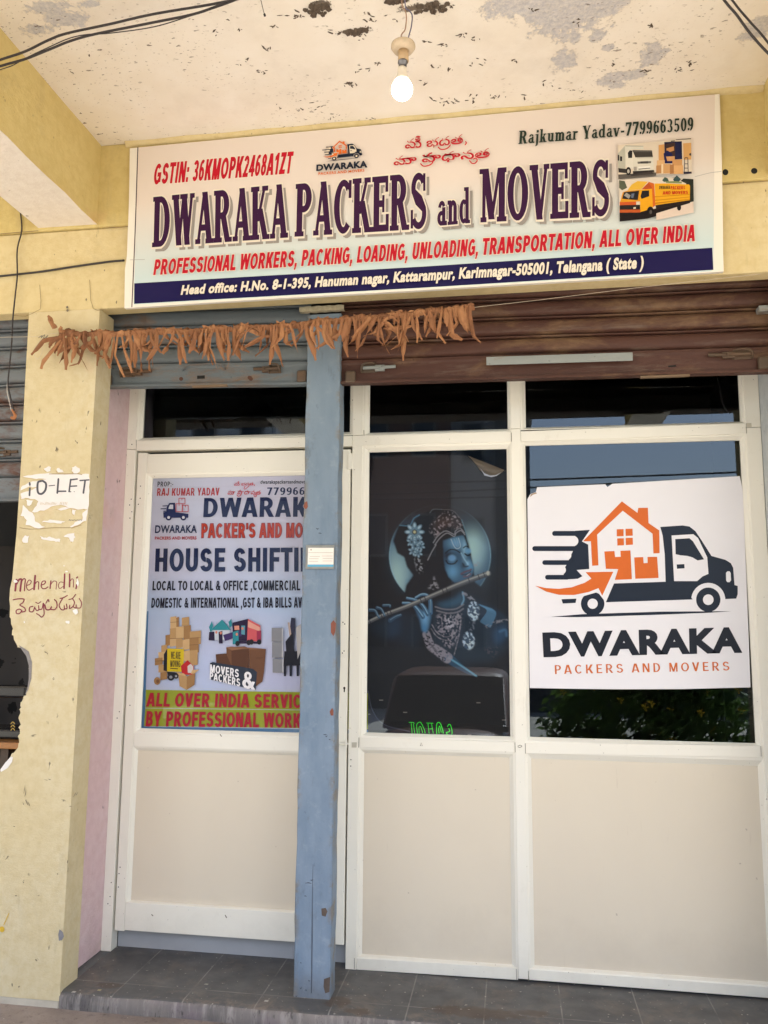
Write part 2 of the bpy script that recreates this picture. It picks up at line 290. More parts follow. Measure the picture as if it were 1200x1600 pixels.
# ------------------------------------------------------------------ mesh helpers
class MB:
    """collects shapes and links them as one mesh object"""
    def __init__(s): s.bm = bmesh.new(); s.mi = 0; s.mats = []
    def box(s, x0, x1, y0, y1, z0, z1):
        v = [s.bm.verts.new((x, y, z)) for z in (z0, z1) for y in (y0, y1) for x in (x0, x1)]
        for f in ((0, 1, 5, 4), (1, 3, 7, 5), (3, 2, 6, 7), (2, 0, 4, 6), (4, 5, 7, 6), (2, 3, 1, 0)): s.bm.faces.new([v[i] for i in f]).material_index = s.mi
        return v
    def face(s, pts):
        v = [s.bm.verts.new(p) for p in pts]; f = s.bm.faces.new(v); f.material_index = s.mi; return f
    def grid(s, rows):
        V = [[s.bm.verts.new(p) for p in r] for r in rows]
        for i in range(len(V) - 1):
            for j in range(len(V[0]) - 1): s.bm.faces.new((V[i][j], V[i][j + 1], V[i + 1][j + 1], V[i + 1][j])).material_index = s.mi
        return V
    def prism(s, pts, y0, y1):              # outline in (x, z), from y0 (front) to y1
        a = [s.bm.verts.new((p[0], y0, p[1])) for p in pts]; b = [s.bm.verts.new((p[0], y1, p[1])) for p in pts]
        s.bm.faces.new(a); s.bm.faces.new(b[::-1]); n = len(pts)
        for i in range(n): s.bm.faces.new((a[i], b[i], b[(i + 1) % n], a[(i + 1) % n]))
    def tube(s, pts, r, seg=8, cap=True):
        pts = [Vector(p) for p in pts]; rr = r if isinstance(r, (list, tuple)) else [r] * len(pts)
        rings = []; up = Vector((0.13, 0.31, 0.94))
        for i, p in enumerate(pts):
            t = (pts[min(i + 1, len(pts) - 1)] - pts[max(i - 1, 0)]).normalized()
            a = t.cross(up); a = a.normalized() if a.length > 1e-4 else Vector((1, 0, 0)); b = t.cross(a); up = -b if b.dot(up) < 0 else b
            a = t.cross(up).normalized(); b = t.cross(a)
            rings.append([s.bm.verts.new(p + (a * math.cos(q) + b * math.sin(q)) * rr[i]) for q in (2 * math.pi * k / seg for k in range(seg))])
        for i in range(len(rings) - 1):
            for k in range(seg): s.bm.faces.new((rings[i][k], rings[i][(k + 1) % seg], rings[i + 1][(k + 1) % seg], rings[i + 1][k]))
        if cap: s.bm.faces.new(rings[0][::-1]); s.bm.faces.new(rings[-1])
    def lathe(s, c, prof, seg=24):          # prof: (radius, z) list round the vertical through c
        rings = [[s.bm.verts.new((c[0] + r * math.cos(q), c[1] + r * math.sin(q), c[2] + z)) for q in (2 * math.pi * k / seg for k in range(seg))] for r, z in prof]
        for i in range(len(rings) - 1):
            for k in range(seg): s.bm.faces.new((rings[i][k], rings[i][(k + 1) % seg], rings[i + 1][(k + 1) % seg], rings[i + 1][k]))
        s.bm.faces.new(rings[0][::-1]); s.bm.faces.new(rings[-1])
    def build(s, name, m, parent=None, bevel=0.0, smooth=False, label=None):
        bm = s.bm
        bm.normal_update()
        bmesh.ops.triangulate(bm, faces=[f for f in bm.faces if len(f.verts) > 4])
        bmesh.ops.recalc_face_normals(bm, faces=bm.faces[:])
        me = bpy.data.meshes.new(name); bm.to_mesh(me); bm.free()
        o = bpy.data.objects.new(name, me); COL.objects.link(o)
        for q in (m if isinstance(m, list) else [m]): me.materials.append(MATS[q] if isinstance(q, str) else q)
        if smooth:
            for p in me.polygons: p.use_smooth = True
        if parent:
            o.parent = parent; o.matrix_parent_inverse = parent.matrix_world.inverted()
        if bevel:
            b = o.modifiers.new('bevel', 'BEVEL'); b.width = bevel; b.segments = 2; b.limit_method = 'ANGLE'; b.angle_limit = R(40)
        if label: o['label'] = label
        return o
def tag(o, label, cat, group=None, kind=None):
    o['label'] = label; o['category'] = cat
    if group: o['group'] = group
    if kind: o['kind'] = kind
    return o
def thing(name, loc, label, cat, group=None):
    o = bpy.data.objects.new(name, None); COL.objects.link(o); o.location = loc; o.empty_display_size = 0.1
    o.matrix_world = Matrix.Translation(loc)
    return tag(o, label, cat, group)
def struct(o):
    o['kind'] = 'structure'; return o
def spline(pts, n=6):
    pts = [np.array(p, float) for p in pts]
    if len(pts) < 3: return pts
    P = [2 * pts[0] - pts[1]] + pts + [2 * pts[-1] - pts[-2]]; o = []
    for i in range(1, len(P) - 2):
        for k in range(n):
            t = k / n; a, b, c, d = P[i - 1], P[i], P[i + 1], P[i + 2]
            o.append(0.5 * (2 * b + (c - a) * t + (2 * a - 5 * b + 4 * c - d) * t * t + (3 * b - a - 3 * c + d) * t ** 3))
    o.append(pts[-1]); return o

class Print:
    """flat printing or painting on one wall plane (Y); every piece lies a hair in front of the one below"""
    def __init__(s, Y, parent, step=0.00003):
        s.Y, s.parent, s.step, s.n, s.b = Y, parent, step, 0, {}
    def bucket(s, key, mat, name, label):
        if key not in s.b: s.b[key] = (MB(), name, label)
        mb = s.b[key][0]; mat = MATS[mat] if isinstance(mat, str) else mat
        if mat not in mb.mats: mb.mats.append(mat)
        mb.mi = mb.mats.index(mat); return mb
    def next(s):
        s.n += 1; return s.Y - s.n * s.step
    def poly(s, pts, mat, key='print', name='print', label=None, y=None):
        y = y if y is not None else s.next(); mb = s.bucket(key, mat, name, label)
        try: mb.face([onY(p[0], p[1], y) for p in pts])
        except ValueError: pass
    def ribbon(s, pts, w, mat, key='print', name='print', label=None, smooth=True, cap=True, y=None):
        y = y if y is not None else s.next(); q = spline(pts) if smooth else [np.array(p, float) for p in pts]
        ww = w if isinstance(w, (list, tuple)) else [w] * len(pts)
        W = np.interp(np.linspace(0, 1, len(q)), np.linspace(0, 1, len(ww)), ww)
        mb = s.bucket(key, mat, name, label); L, Rr = [], []
        for i, p in enumerate(q):
            t = q[min(i + 1, len(q) - 1)] - q[max(i - 1, 0)]; t = t / (np.hypot(*t) + 1e-9); n = np.array([-t[1], t[0]]) * W[i] / 2
            L.append(p + n); Rr.append(p - n)
        if cap:
            t0 = q[0] - q[1]; t0 /= np.hypot(*t0) + 1e-9; t1 = q[-1] - q[-2]; t1 /= np.hypot(*t1) + 1e-9
            L = [q[0] + t0 * W[0] * .4 + (L[0] - q[0]) * .5] + L + [q[-1] + t1 * W[-1] * .4 + (L[-1] - q[-1]) * .5]
            Rr = [q[0] + t0 * W[0] * .4 + (Rr[0] - q[0]) * .5] + Rr + [q[-1] + t1 * W[-1] * .4 + (Rr[-1] - q[-1]) * .5]
        mb.grid([[onY(*a, y - i * 2e-6), onY(*b, y - i * 2e-6)] for i, (a, b) in enumerate(zip(L, Rr))])
    def ell(s, c, rx, ry, mat, n=28, **k):
        s.poly([(c[0] + rx * math.cos(2 * math.pi * i / n), c[1] + ry * math.sin(2 * math.pi * i / n)) for i in range(n)], mat, **k)
    def done(s):
        return [mb.build(name, mb.mats, s.parent, label=label) for (mb, name, label) in s.b.values()]

_cache = {}
def glyphs(body, off, space):
    """triangles of a line of the built-in face, em units"""
    key = (body, off, space)
    if key in _cache: return _cache[key]
    c = bpy.data.curves.new('t', 'FONT'); c.body = body; c.size = 1.0; c.offset = off; c.space_character = space; c.resolution_u = 4
    o = bpy.data.objects.new('t', c); COL.objects.link(o)
    dg = bpy.context.evaluated_depsgraph_get(); dg.update()
    me = bpy.data.meshes.new_from_object(o.evaluated_get(dg))
    v = np.array([p.co[:2] for p in me.vertices]) if len(me.vertices) else np.zeros((0, 2)); f = [tuple(p.vertices) for p in me.polygons]
    bpy.data.objects.remove(o); bpy.data.curves.remove(c); bpy.data.meshes.remove(me)
    _cache[key] = (v, f); return v, f
def text(pr, body, bl, br, tl, tr, mat, off=0.03, space=1.06, upto=None, name='lettering', label=None, shift=(0, 0), y=None, key=None, fit=False):
    """set a line so that baseline and cap height run between the four photo points"""
    v, f = glyphs(body, off, space); H, _ = glyphs('H', off, space); r, _ = glyphs(body[:upto] if upto else body, off, space)
    y = y if y is not None else pr.next(); mb = pr.bucket(key or body, mat, name, label)
    x0, x1, z0, z1 = r[:, 0].min(), r[:, 0].max(), H[:, 1].min(), H[:, 1].max()
    if fit: z0, z1 = r[:, 1].min(), r[:, 1].max()
    bl, br, tl, tr = [np.array(p, float) + np.array(shift) for p in (bl, br, tl, tr)]
    vs = []
    for p in v:
        u, w = (p[0] - x0) / (x1 - x0), (p[1] - z0) / (z1 - z0)
        q = (bl * (1 - u) + br * u) * (1 - w) + (tl * (1 - u) + tr * u) * w
        vs.append(mb.bm.verts.new(onY(q[0], q[1], y)))
    for t in f:
        try: mb.bm.faces.new([vs[i] for i in t]).material_index = mb.mi
        except ValueError: pass

# slab-serif letters as stems, bowls and serifs: unit cap height, pieces are convex outlines
def serif(ch, g=0.0):
    P = []
    def rect(x0, y0, x1, y1): P.append([(x0 - g, y0 - g), (x1 + g, y0 - g), (x1 + g, y1 + g), (x0 - g, y1 + g)])
    def st(x0, y0, x1, y1, w):              # slanting stroke with level ends, w = level width
        P.append([(x0 - w / 2 - g, y0 - g), (x0 + w / 2 + g, y0 - g), (x1 + w / 2 + g, y1 + g), (x1 - w / 2 - g, y1 + g)])
    def arc(cx, cy, rx, ry, a0, a1, tw, th, n=14):
        rx, ry, tw, th = rx + g, ry + g, tw + 2 * g, th + 2 * g; o = []
        for i in range(n + 1):
            a = R(a0 + (a1 - a0) * i / n); o.append(((cx + rx * math.cos(a), cy + ry * math.sin(a)), (cx + (rx - tw) * math.cos(a), cy + (ry - th) * math.sin(a))))
        for a, b in zip(o, o[1:]): P.append([a[0], b[0], b[1], a[1]])
    T, t, S, h = 0.21, 0.085, 0.07, 0.055   # thick, thin, serif overhang, serif height
    def foot(x, y, w=T): rect(x - w / 2 - S, y, x + w / 2 + S, y + h)
    def stem(x, y0=0, y1=1.0): rect(x - T / 2, y0, x + T / 2, y1); foot(x, y0); foot(x, y1 - h)
    w = 0.8
    if ch == 'D': stem(.18); arc(.34, .5, .42, .5, -90, 90, T, t); rect(.2, 0, .36, t); rect(.2, 1 - t, .36, 1); w = .84
    elif ch == 'W':
        st(.36, 0, .17, 1, T); st(.36, 0, .54, 1, t); st(.74, 0, .56, 1, T); st(.74, 0, .92, 1, t); foot(.17, 1 - h, .17); foot(.55, 1 - h, .17); foot(.94, 1 - h, .04); w = 1.08
    elif ch == 'A': st(.14, 0, .40, 1, t); st(.66, 0, .42, 1, T); rect(.24, .26, .56, .26 + t); foot(.13, 0, .06); foot(.66, 0, .18); w = .84
    elif ch in 'RPB':
        stem(.18); arc(.36, .735, .32, .265, -90, 90, T, t); rect(.2, 1 - t, .38, 1); rect(.2, .47, .38, .47 + t); w = .76
        if ch == 'R': st(.64, 0, .42, .50, T); foot(.68, 0, .13); w = .84
    elif ch == 'K': stem(.18); st(.30, .36, .62, 1, t); st(.66, 0, .40, .56, T); foot(.64, 1 - h, .10); foot(.68, 0, .15); w = .84
    elif ch == 'C': arc(.46, .5, .40, .5, 48, 312, T, t, 22); rect(.70, .68, .78, .98); P.append([(.70, .80), (.74, .86), (.60, .93), (.6, .85)]); w = .84
    elif ch == 'E': stem(.18); rect(.2, 0, .68, t); rect(.2, 1 - t, .66, 1); rect(.2, .46, .50, .46 + t); rect(.61, 0, .70, .28); rect(.59, .74, .67, 1); rect(.45, .36, .51, .64); w = .76
    elif ch == 'S':
        arc(.38, .74, .30, .26, 25, 200, T * .7, t); arc(.38, .27, .32, .27, -155, 20, T * .7, t); P.append([(.10 - g, .66), (.24, .70 + g), (.50 + g, .57 + g), (.69 + g, .37), (.54, .32 - g), (.27 - g, .46 - g)])
        rect(.60, .70, .66, .98); rect(.06, .02, .12, .32); w = .76
    elif ch == 'M': rect(.14, 0, .14 + t, 1); st(.50, .05, .24, 1, T); st(.50, .05, .80, 1, t); rect(.80, 0, .80 + T, 1); foot(.17, 0, .06); foot(.905, 0); foot(.16, 1 - h, .14); foot(.92, 1 - h, .16); w = 1.08
    elif ch == 'O': arc(.45, .5, .40, .5, 0, 360, T, t, 26); w = .90
    elif ch == 'V': st(.42, 0, .18, 1, T); st(.44, 0, .68, 1, t); foot(.18, 1 - h, .17); foot(.69, 1 - h, .05); w = .84
    elif ch == 'a': arc(.30, .47, .20, .2, 20, 170, .13, t); rect(.34, .06, .50, .48); arc(.27, .19, .22, .19, 60, 300, .15, t); rect(.27, .30, .40, .36); rect(.42, 0, .60, .09); rect(.24, 0, .38, t); w = .62
    elif ch in 'nm':
        rect(.10, 0, .27, .64); foot(.185, 0, .15); rect(.03, .58, .2, .66); arc(.34, .44, .22, .22, 0, 150, .17, .1); rect(.39, 0, .56, .46); foot(.475, 0, .15); w = .68
        if ch == 'm': arc(.64, .44, .22, .22, 0, 150, .17, .1); rect(.69, 0, .86, .46); foot(.775, 0, .15); w = .98
    elif ch == 'd': rect(.42, 0, .59, 1.0); rect(.34, 1 - h - .01, .5, 1.0); rect(.5, 0, .67, h); arc(.30, .33, .25, .33, 50, 310, .17, t); w = .72
    elif ch == 'u': rect(.10, .18, .27, .64); rect(.03, .58, .2, .64); arc(.33, .22, .23, .22, 180, 330, .17, .1); rect(.41, 0, .58, .64); rect(.34, .58, .5, .64); rect(.5, 0, .66, h); w = .70
    elif ch == 'r': rect(.10, 0, .27, .64); foot(.185, 0); rect(.03, .58, .2, .64); arc(.38, .42, .2, .22, 40, 150, .15, .12); w = .52
    elif ch == 'j': rect(.14, -.1, .31, .64); rect(.05, .58, .2, .64); arc(.12, -.08, .19, .18, -110, 0, .17, .09); rect(.13, .78, .32, .95); w = .40
    elif ch == 'k': rect(.10, 0, .27, 1); rect(.03, .94, .2, 1); foot(.185, 0); st(.32, .26, .48, .6, .1); st(.52, 0, .36, .4, .18); foot(.54, 0, .13); foot(.5, .58, .1); w = .70
    elif ch == 'v': st(.32, 0, .14, .64, .18); st(.34, 0, .52, .64, .09); foot(.14, .58, .15); foot(.53, .58, .06); w = .66
    elif ch == 'Y': st(.42, .42, .20, 1, T); st(.46, .42, .70, 1, t); rect(.34, 0, .34 + T, .5); foot(.445, 0); foot(.20, 1 - h, .17); foot(.70, 1 - h, .06); w = .86
    elif ch == '-': rect(.06, .27, .36, .39); w = .42
    elif ch == '7': rect(.06, .86, .58, 1); rect(.06, .72, .13, 1); st(.24, 0, .52, .9, .19); w = .64
    elif ch in '96':
        F = (lambda v: v) if ch == '9' else (lambda v: 1 - v)
        arc(.31, F(.68), .25, .32, 0, 360, .17, .09, 20)
        if ch == '9': arc(.24, .5, .32, .5, -80, 20, .17, .1); rect(.06, .06, .2, .2)
        else: arc(.38, .5, .32, .5, 100, 200, .17, .1); rect(.42, .80, .56, .94)
        w = .62
    elif ch == '3': arc(.28, .74, .24, .26, -80, 150, .16, .09); arc(.28, .27, .27, .27, -150, 80, .17, .09); w = .62
    elif ch == '5': rect(.12, .5, .2, 1); rect(.12, .87, .52, 1); arc(.28, .31, .27, .31, -150, 130, .17, .09); w = .62
    elif ch == '0': arc(.31, .5, .26, .5, 0, 360, .17, .09, 22); w = .62
    else: w = .34
    return P, w
# bold grotesque capitals and figures built the same way
def sans(ch, g=0.0, T=0.2, t=0.165):
    P = []
    def rect(x0, y0, x1, y1): P.append([(x0 - g, y0 - g), (x1 + g, y0 - g), (x1 + g, y1 + g), (x0 - g, y1 + g)])
    def st(x0, y0, x1, y1, w): P.append([(x0 - w / 2 - g, y0 - g), (x0 + w / 2 + g, y0 - g), (x1 + w / 2 + g, y1 + g), (x1 - w / 2 - g, y1 + g)])
    def arc(cx, cy, rx, ry, a0, a1, tw=T, th=t, n=14):
        rx, ry, tw, th = rx + g, ry + g, tw + 2 * g, th + 2 * g; o = []
        for i in range(n + 1):
            a = R(a0 + (a1 - a0) * i / n); o.append(((cx + rx * math.cos(a), cy + ry * math.sin(a)), (cx + (rx - tw) * math.cos(a), cy + (ry - th) * math.sin(a))))
        for a, b in zip(o, o[1:]): P.append([a[0], b[0], b[1], a[1]])
    stem = lambda x=.07: rect(x, 0, x + T, 1)
    w = .74
    if ch == 'A': st(.11, 0, .35, 1, .21); st(.65, 0, .41, 1, .21); rect(.2, .2, .56, .2 + t * .9); w = .77
    elif ch == 'B': stem(); arc(.36, .735, .28, .265, -90, 90); arc(.37, .285, .31, .285, -90, 90); rect(.2, 1 - t, .37, 1); rect(.2, .44, .38, .44 + t * .8); rect(.2, 0, .38, t); w = .74
    elif ch == 'C': arc(.41, .5, .36, .5, 42, 318, n=20); w = .80
    elif ch == 'D': stem(); arc(.34, .5, .38, .5, -90, 90, n=16); rect(.2, 0, .35, t); rect(.2, 1 - t, .35, 1); w = .78
    elif ch in 'EF':
        stem(); rect(.2, 1 - t, .62, 1); rect(.2, .43, .57, .43 + t)
        if ch == 'E': rect(.2, 0, .63, t)
        w = .68 if ch == 'E' else .63
    elif ch == 'G': arc(.42, .5, .37, .5, 45, 325, n=20); rect(.43, .39, .77, .39 + t); rect(.59, .10, .77, .48); w = .84
    elif ch == 'H': stem(); rect(.51, 0, .71, 1); rect(.2, .43, .6, .43 + t); w = .78
    elif ch == 'I': stem(.06); w = .32
    elif ch == 'J': rect(.34, .26, .54, 1); arc(.29, .27, .25, .27, 170, 360); w = .6
    elif ch == 'K': stem(); st(.30, .34, .61, 1, .25); st(.63, 0, .37, .58, .25); w = .77
    elif ch == 'L': stem(); rect(.2, 0, .60, t); w = .63
    elif ch == 'M': rect(.06, 0, .24, 1); rect(.66, 0, .84, 1); st(.45, 0, .19, 1, .20); st(.45, 0, .71, 1, .20); w = .90
    elif ch == 'N': rect(.06, 0, .25, 1); rect(.53, 0, .72, 1); st(.60, 0, .18, 1, .22); w = .78
    elif ch == 'O': arc(.42, .5, .38, .5, 0, 360, n=26); w = .84
    elif ch in 'PR':
        stem(); arc(.36, .69, .31, .31, -90, 90); rect(.2, 1 - t, .37, 1); rect(.2, .38, .37, .38 + t); w = .71
        if ch == 'R': st(.63, 0, .41, .42, .23); w = .78
    elif ch == 'S': arc(.36, .71, .30, .29, 15, 268); arc(.37, .29, .32, .29, -165, 88); w = .74
    elif ch == 'T': rect(.02, 1 - t, .64, 1); rect(.23, 0, .43, .9); w = .66
    elif ch == 'U': rect(.06, .3, .26, 1); rect(.50, .3, .70, 1); arc(.38, .32, .32, .32, 180, 360); w = .77
    elif ch == 'V': st(.37, 0, .13, 1, .22); st(.37, 0, .61, 1, .22); w = .74
    elif ch == 'W': st(.28, 0, .12, 1, .2); st(.28, 0, .53, 1, .19); st(.78, 0, .53, 1, .19); st(.78, 0, .94, 1, .2); w = 1.06
    elif ch == 'Y': rect(.27, 0, .47, .46); st(.37, .36, .13, 1, .22); st(.37, .36, .61, 1, .22); w = .74
    elif ch == 'Z': rect(.04, 0, .62, t); rect(.06, 1 - t, .60, 1); st(.17, .06, .48, .94, .24); w = .67
    elif ch == '0': arc(.30, .5, .26, .5, 0, 360, .18, .14, 24); w = .6
    elif ch == '1': rect(.22, 0, .41, 1); P.append([(.04 - g, .66 - g), (.24, .74 - g), (.26, 1 + g), (.04 - g, .82 + g)]); w = .54
    elif ch == '2': arc(.30, .71, .26, .29, -25, 165, .18, .14); st(.17, .1, .45, .60, .22); rect(.04, 0, .57, .15); w = .6
    elif ch == '3': arc(.28, .735, .25, .265, -80, 160, .18, .14); arc(.29, .28, .26, .28, -160, 80, .18, .14); rect(.2, .44, .32, .57); w = .6
    elif ch == '4': rect(.34, 0, .51, 1); rect(.02, .2, .6, .34); st(.13, .28, .38, 1, .16); w = .62
    elif ch == '5': rect(.10, .86, .52, 1); st(.14, .44, .17, 1, .15); arc(.29, .33, .27, .33, -155, 140, .18, .14); w = .6
    elif ch == '6': arc(.30, .32, .26, .32, 0, 360, .18, .13, 20); arc(.34, .5, .30, .5, 60, 200, .18, .13); w = .6
    elif ch == '7': rect(.04, .85, .56, 1); st(.22, 0, .45, .9, .19); w = .6
    elif ch == '8': arc(.30, .745, .23, .255, 0, 360, .17, .13, 20); arc(.30, .285, .26, .285, 0, 360, .18, .13, 20); w = .6
    elif ch == '9': arc(.30, .68, .26, .32, 0, 360, .18, .13, 20); arc(.26, .5, .30, .5, -120, 20, .18, .13); w = .6
    elif ch == '&': arc(.34, .765, .21, .235, 0, 360, .14, .12, 18); arc(.31, .28, .28, .28, 0, 360, .18, .14, 20); st(.70, 0, .24, .62, .22); st(.56, .12, .68, .46, .15); w = .80
    elif ch == ',': rect(.06, 0, .24, .18); st(.10, -.2, .17, .05, .11); w = .31
    elif ch == ':': rect(.06, 0, .24, .19); rect(.06, .50, .24, .69); w = .31
    elif ch == "'": rect(.05, .62, .2, 1); w = .25
    elif ch == '-': rect(.04, .28, .34, .44); w = .38
    else: w = .32
    return P, w
def sans_text(pr, body, bl, br, tl, tr, mat, **k): serif_text(pr, body, bl, br, tl, tr, mat, face=sans, **k)
def serif_text(pr, body, bl, br, tl, tr, mat, g=0.0, shift=(0, 0), name='lettering', label=None, track=0.02, key=None, face=serif, upto=None):
    x = 0.0; pcs = []; xe = None
    for i, ch in enumerate(body):
        P, w = face(ch, g)
        for p in P: pcs.append([(a + x, b) for a, b in p])
        x += w + track
        if upto and i + 1 == upto: xe = x - track - .03
    x = xe or (x - track - .03)
    bl, br, tl, tr = [np.array(p, float) + np.array(shift) for p in (bl, br, tl, tr)]
    base = pr.next(); mb = pr.bucket(key or body, mat, name, label)
    for i, p in enumerate(pcs):
        y = base - (i % 40) * 0.00001; vv = []
        for a, b in p:
            u = a / x; q = (bl * (1 - u) + br * u) * (1 - b) + (tl * (1 - u) + tr * u) * b; vv.append(onY(q[0], q[1], y))
        try: mb.face(vv)
        except ValueError: pass
    pr.n += 15

# ------------------------------------------------------------------ ground
g = MB(); g.face([(-90, -90, -0.6), (90, -90, -0.6), (90, 60, -0.6), (-90, 60, -0.6)]); struct(g.build('street', 'street_dust'))
g = MB(); g.box(-6, 5, 0.4, 3.9, -0.62, -0.062); struct(g.build('verandah_platform', 'dusty_concrete', bevel=0.01))
g = MB()
rows = []
for i, (y, z) in enumerate([(3.224, -0.07), (3.219, -0.05), (3.220, -0.016), (3.227, -0.005), (3.245, 0.0), (3.40, 0.0), (3.9, 0.0), (6.3, 0.0)]):
    rows.append([(x, y + (0.004 * math.sin(x * 9) + 0.003 * math.sin(x * 23 + i)) * (i < 4) + (0.05 * max(0, x + 0.55) * (i < 5) * 0.12), z) for x in np.linspace(-1.79, 3.4, 90)])
g.grid(rows); g.box(-1.875, -1.7902, 3.3525, 3.9, -.05, 0.0); fl = struct(g.build('verandah_floor', ['grey_floor_tile', 'stained_riser'], smooth=True))
for p in fl.data.polygons:
    if p.index < 3 * 89: p.material_index = 1
g = MB(); g.box(-6, -2.13, 3.24, 6.3, -0.07, 0.0); struct(g.build('neighbour_floor', 'dusty_concrete'))

# ------------------------------------------------------------------ the building
ZL, ZB, ZC = 2.826, 3.205, 3.6          # lintel underside, ledge, ceiling
bld = thing('shop_building', (0, 3.3, 0), 'yellow plastered shop building with a deep canopy over its shopfront', 'building')
g = MB(); g.box(-6, 5, 3.22, 3.30, ZL, ZB); g.build('lintel_wall', 'lintel_plaster', bld, bevel=0.006)
g = MB(); g.box(-6, 5, 3.209, 3.30, ZB + 0.002, ZC); g.build('upper_wall', 'shaded_yellow_plaster', bld, bevel=0.006)
g = MB(); g.box(-6, 5, -0.35, 3.7, ZC, ZC + 0.16); c_ = g.build('ceiling', 'ceiling_paint'); struct(c_)
for x0, x1 in ((-2.105, -1.822), (1.022, 1.32)):
    g = MB()
    n = 26; ys = np.linspace(-0.1, 3.209, n); wob = lambda y, s: 0.003 * math.sin(y * 5 + s) + 0.002 * math.sin(y * 17 + 2 * s)
    g.grid([[(x0, y, ZC), (x0, y, 3.222), (x1 + wob(y, x0), y, 3.222 + wob(y, 1)), (x1 + wob(y, 3) * .4, y, ZC)] for y in ys])
    b = g.build('beam', ['shaded_yellow_plaster', 'white_plaster'], bld)
    for p in b.data.polygons:
        if abs(p.normal.z) > 0.8: p.material_index = 1
g = MB(); g.box(-6, 5, -0.36, -0.1, 3.39, ZC + 0.3); g.build('added_front_beam', plain('reflection_dark_brown', (0.09, 0.065, 0.05), 0.8), bld)  # unseen beam added, coloured dark so the upper panes reflect dark
# pillar with the broken edge beside the neighbour's door
PX = [(45, 492), (39, 600), (33, 720), (26, 830), (19, 905), (15, 964), (19, 985), (25, 1005), (34, 1014), (44, 1022), (47, 1040), (47, 1062), (42, 1078), (36, 1092), (33, 1105), (29, 1120), (31, 1140), (30, 1160), (24, 1173), (17, 1183), (8, 1193), (0, 1204)]
pl = [onY(x, y, 3.22) for x, y in PX]
L = [(p[0], p[2]) for p in pl]; L[0] = (L[0][0], ZL)
fine_ = [L[0]]
for a, b in zip(L, L[1:]):
    n = 4 if b[1] < 1.5 else 1
    for i in range(1, n + 1):
        t = i / n; j = 0.008 if (n > 1 and i < n) else 0
        fine_.append((a[0] + (b[0] - a[0]) * t + random.uniform(-j, j), a[1] + (b[1] - a[1]) * t + random.uniform(-j, j)))
out_ = fine_ + [(-2.128, 0.68), (-2.12, 0.5), (-2.118, -0.034), (-1.789, -0.034), (-1.789, ZL)]
g = MB(); g.prism(out_, 3.2201, 3.352)
pil = g.build('pillar', 'pillar_plaster', bld, bevel=0.004)
g = MB(); g.box(-2.12, -1.793, 3.223, 3.352, -0.075, -0.035); g.build('pillar_foot', plain('worn_white_wash', (0.48, 0.44, 0.36), 0.9, 0.35, 14), bld, bevel=0.004)
# painted words, scuffs and the rim of grey mortar on the pillar
pr = Print(3.2195, pil)
hw = lambda x, y: (x / 8, 880 + y / 8)
maroon = plain('maroon_wall_paint', (0.20, 0.022, 0.045), 0.7, 0.35, 60)
for s, w in (([(165, 226), (190, 212), (212, 203)], 18), ([(205, 205), (198, 270), (190, 345)], 26), ([(205, 262), (236, 208), (268, 202), (262, 260), (252, 348)], 24), ([(262, 240), (292, 197), (316, 204), (310, 270), (305, 345)], 15),
             ([(334, 278), (375, 262), (390, 225), (362, 212), (335, 255), (334, 310), (362, 338), (410, 312)], 12), ([(440, 155), (432, 240), (425, 330)], 24), ([(430, 275), (456, 235), (482, 238), (482, 290), (480, 325)], 13),
             ([(512, 275), (555, 258), (568, 226), (532, 228), (514, 275), (530, 315), (570, 316), (600, 295)], 14), ([(636, 220), (630, 270), (626, 316)], 16), ([(630, 272), (666, 226), (706, 232), (704, 285), (700, 325)], 10),
             ([(790, 240), (752, 236), (730, 275), (745, 316), (792, 290)], 9), ([(808, 135), (804, 230), (800, 316)], 20), ([(870, 135), (870, 220), (868, 295)], 20), ([(872, 232), (898, 196), (918, 214), (916, 300)], 10),
             ([(966, 215), (958, 270), (950, 318)], 18), ([(956, 184), (970, 172)], 18),
             ([(165, 457), (230, 446), (298, 450), (284, 495), (248, 522), (305, 558), (316, 598), (272, 612)], 15), ([(272, 590), (240, 574), (204, 592), (206, 626), (240, 630), (276, 594)], 15),
             ([(412, 540), (372, 552), (368, 600), (410, 605), (436, 546)], 14), ([(436, 560), (460, 592), (484, 580), (482, 530)], 13), ([(446, 488), (478, 502), (512, 480)], 11), ([(486, 580), (524, 570), (542, 498), (548, 575), (550, 640), (520, 674), (490, 650), (456, 630)], 14),
             ([(560, 518), (576, 576), (620, 580), (644, 545)], 17), ([(574, 502), (600, 454), (612, 482)], 13), ([(624, 576), (682, 580), (712, 540), (706, 484), (680, 454)], 15), ([(750, 440), (790, 432), (842, 404)], 14),
             ([(782, 440), (740, 520), (762, 576), (802, 580), (802, 530)], 13), ([(802, 572), (836, 565), (830, 510)], 14), ([(860, 455), (905, 440), (946, 390)], 13), ([(905, 440), (930, 490), (910, 542), (870, 566), (872, 524)], 14),
             ([(908, 540), (946, 560), (952, 520)], 13), ([(956, 560), (1006, 555), (1016, 490), (990, 440)], 12)):
    pr.ribbon([hw(*p) for p in s], w / 8 * 0.95, maroon, 'words', 'painted_writing', 'maroon hand painted word mehendhi with a line of Telugu script below')
gm = 'broken_concrete'
pr.poly([(29, 1008), (36, 1012), (45, 1018), (50, 1034), (49, 1060), (44, 1078), (39, 1086), (43, 1075), (45, 1060), (45, 1040), (41, 1025)], gm, 'rim', 'mortar_rim', 'bare grey mortar along the broken pillar edge')
pr.poly([(17, 1182), (8, 1192), (0, 1203), (2, 1206), (12, 1200), (19, 1190), (20, 1183)], plain('white_chalk', (0.75, 0.73, 0.70), 0.9), 'chip', 'plaster_chip')
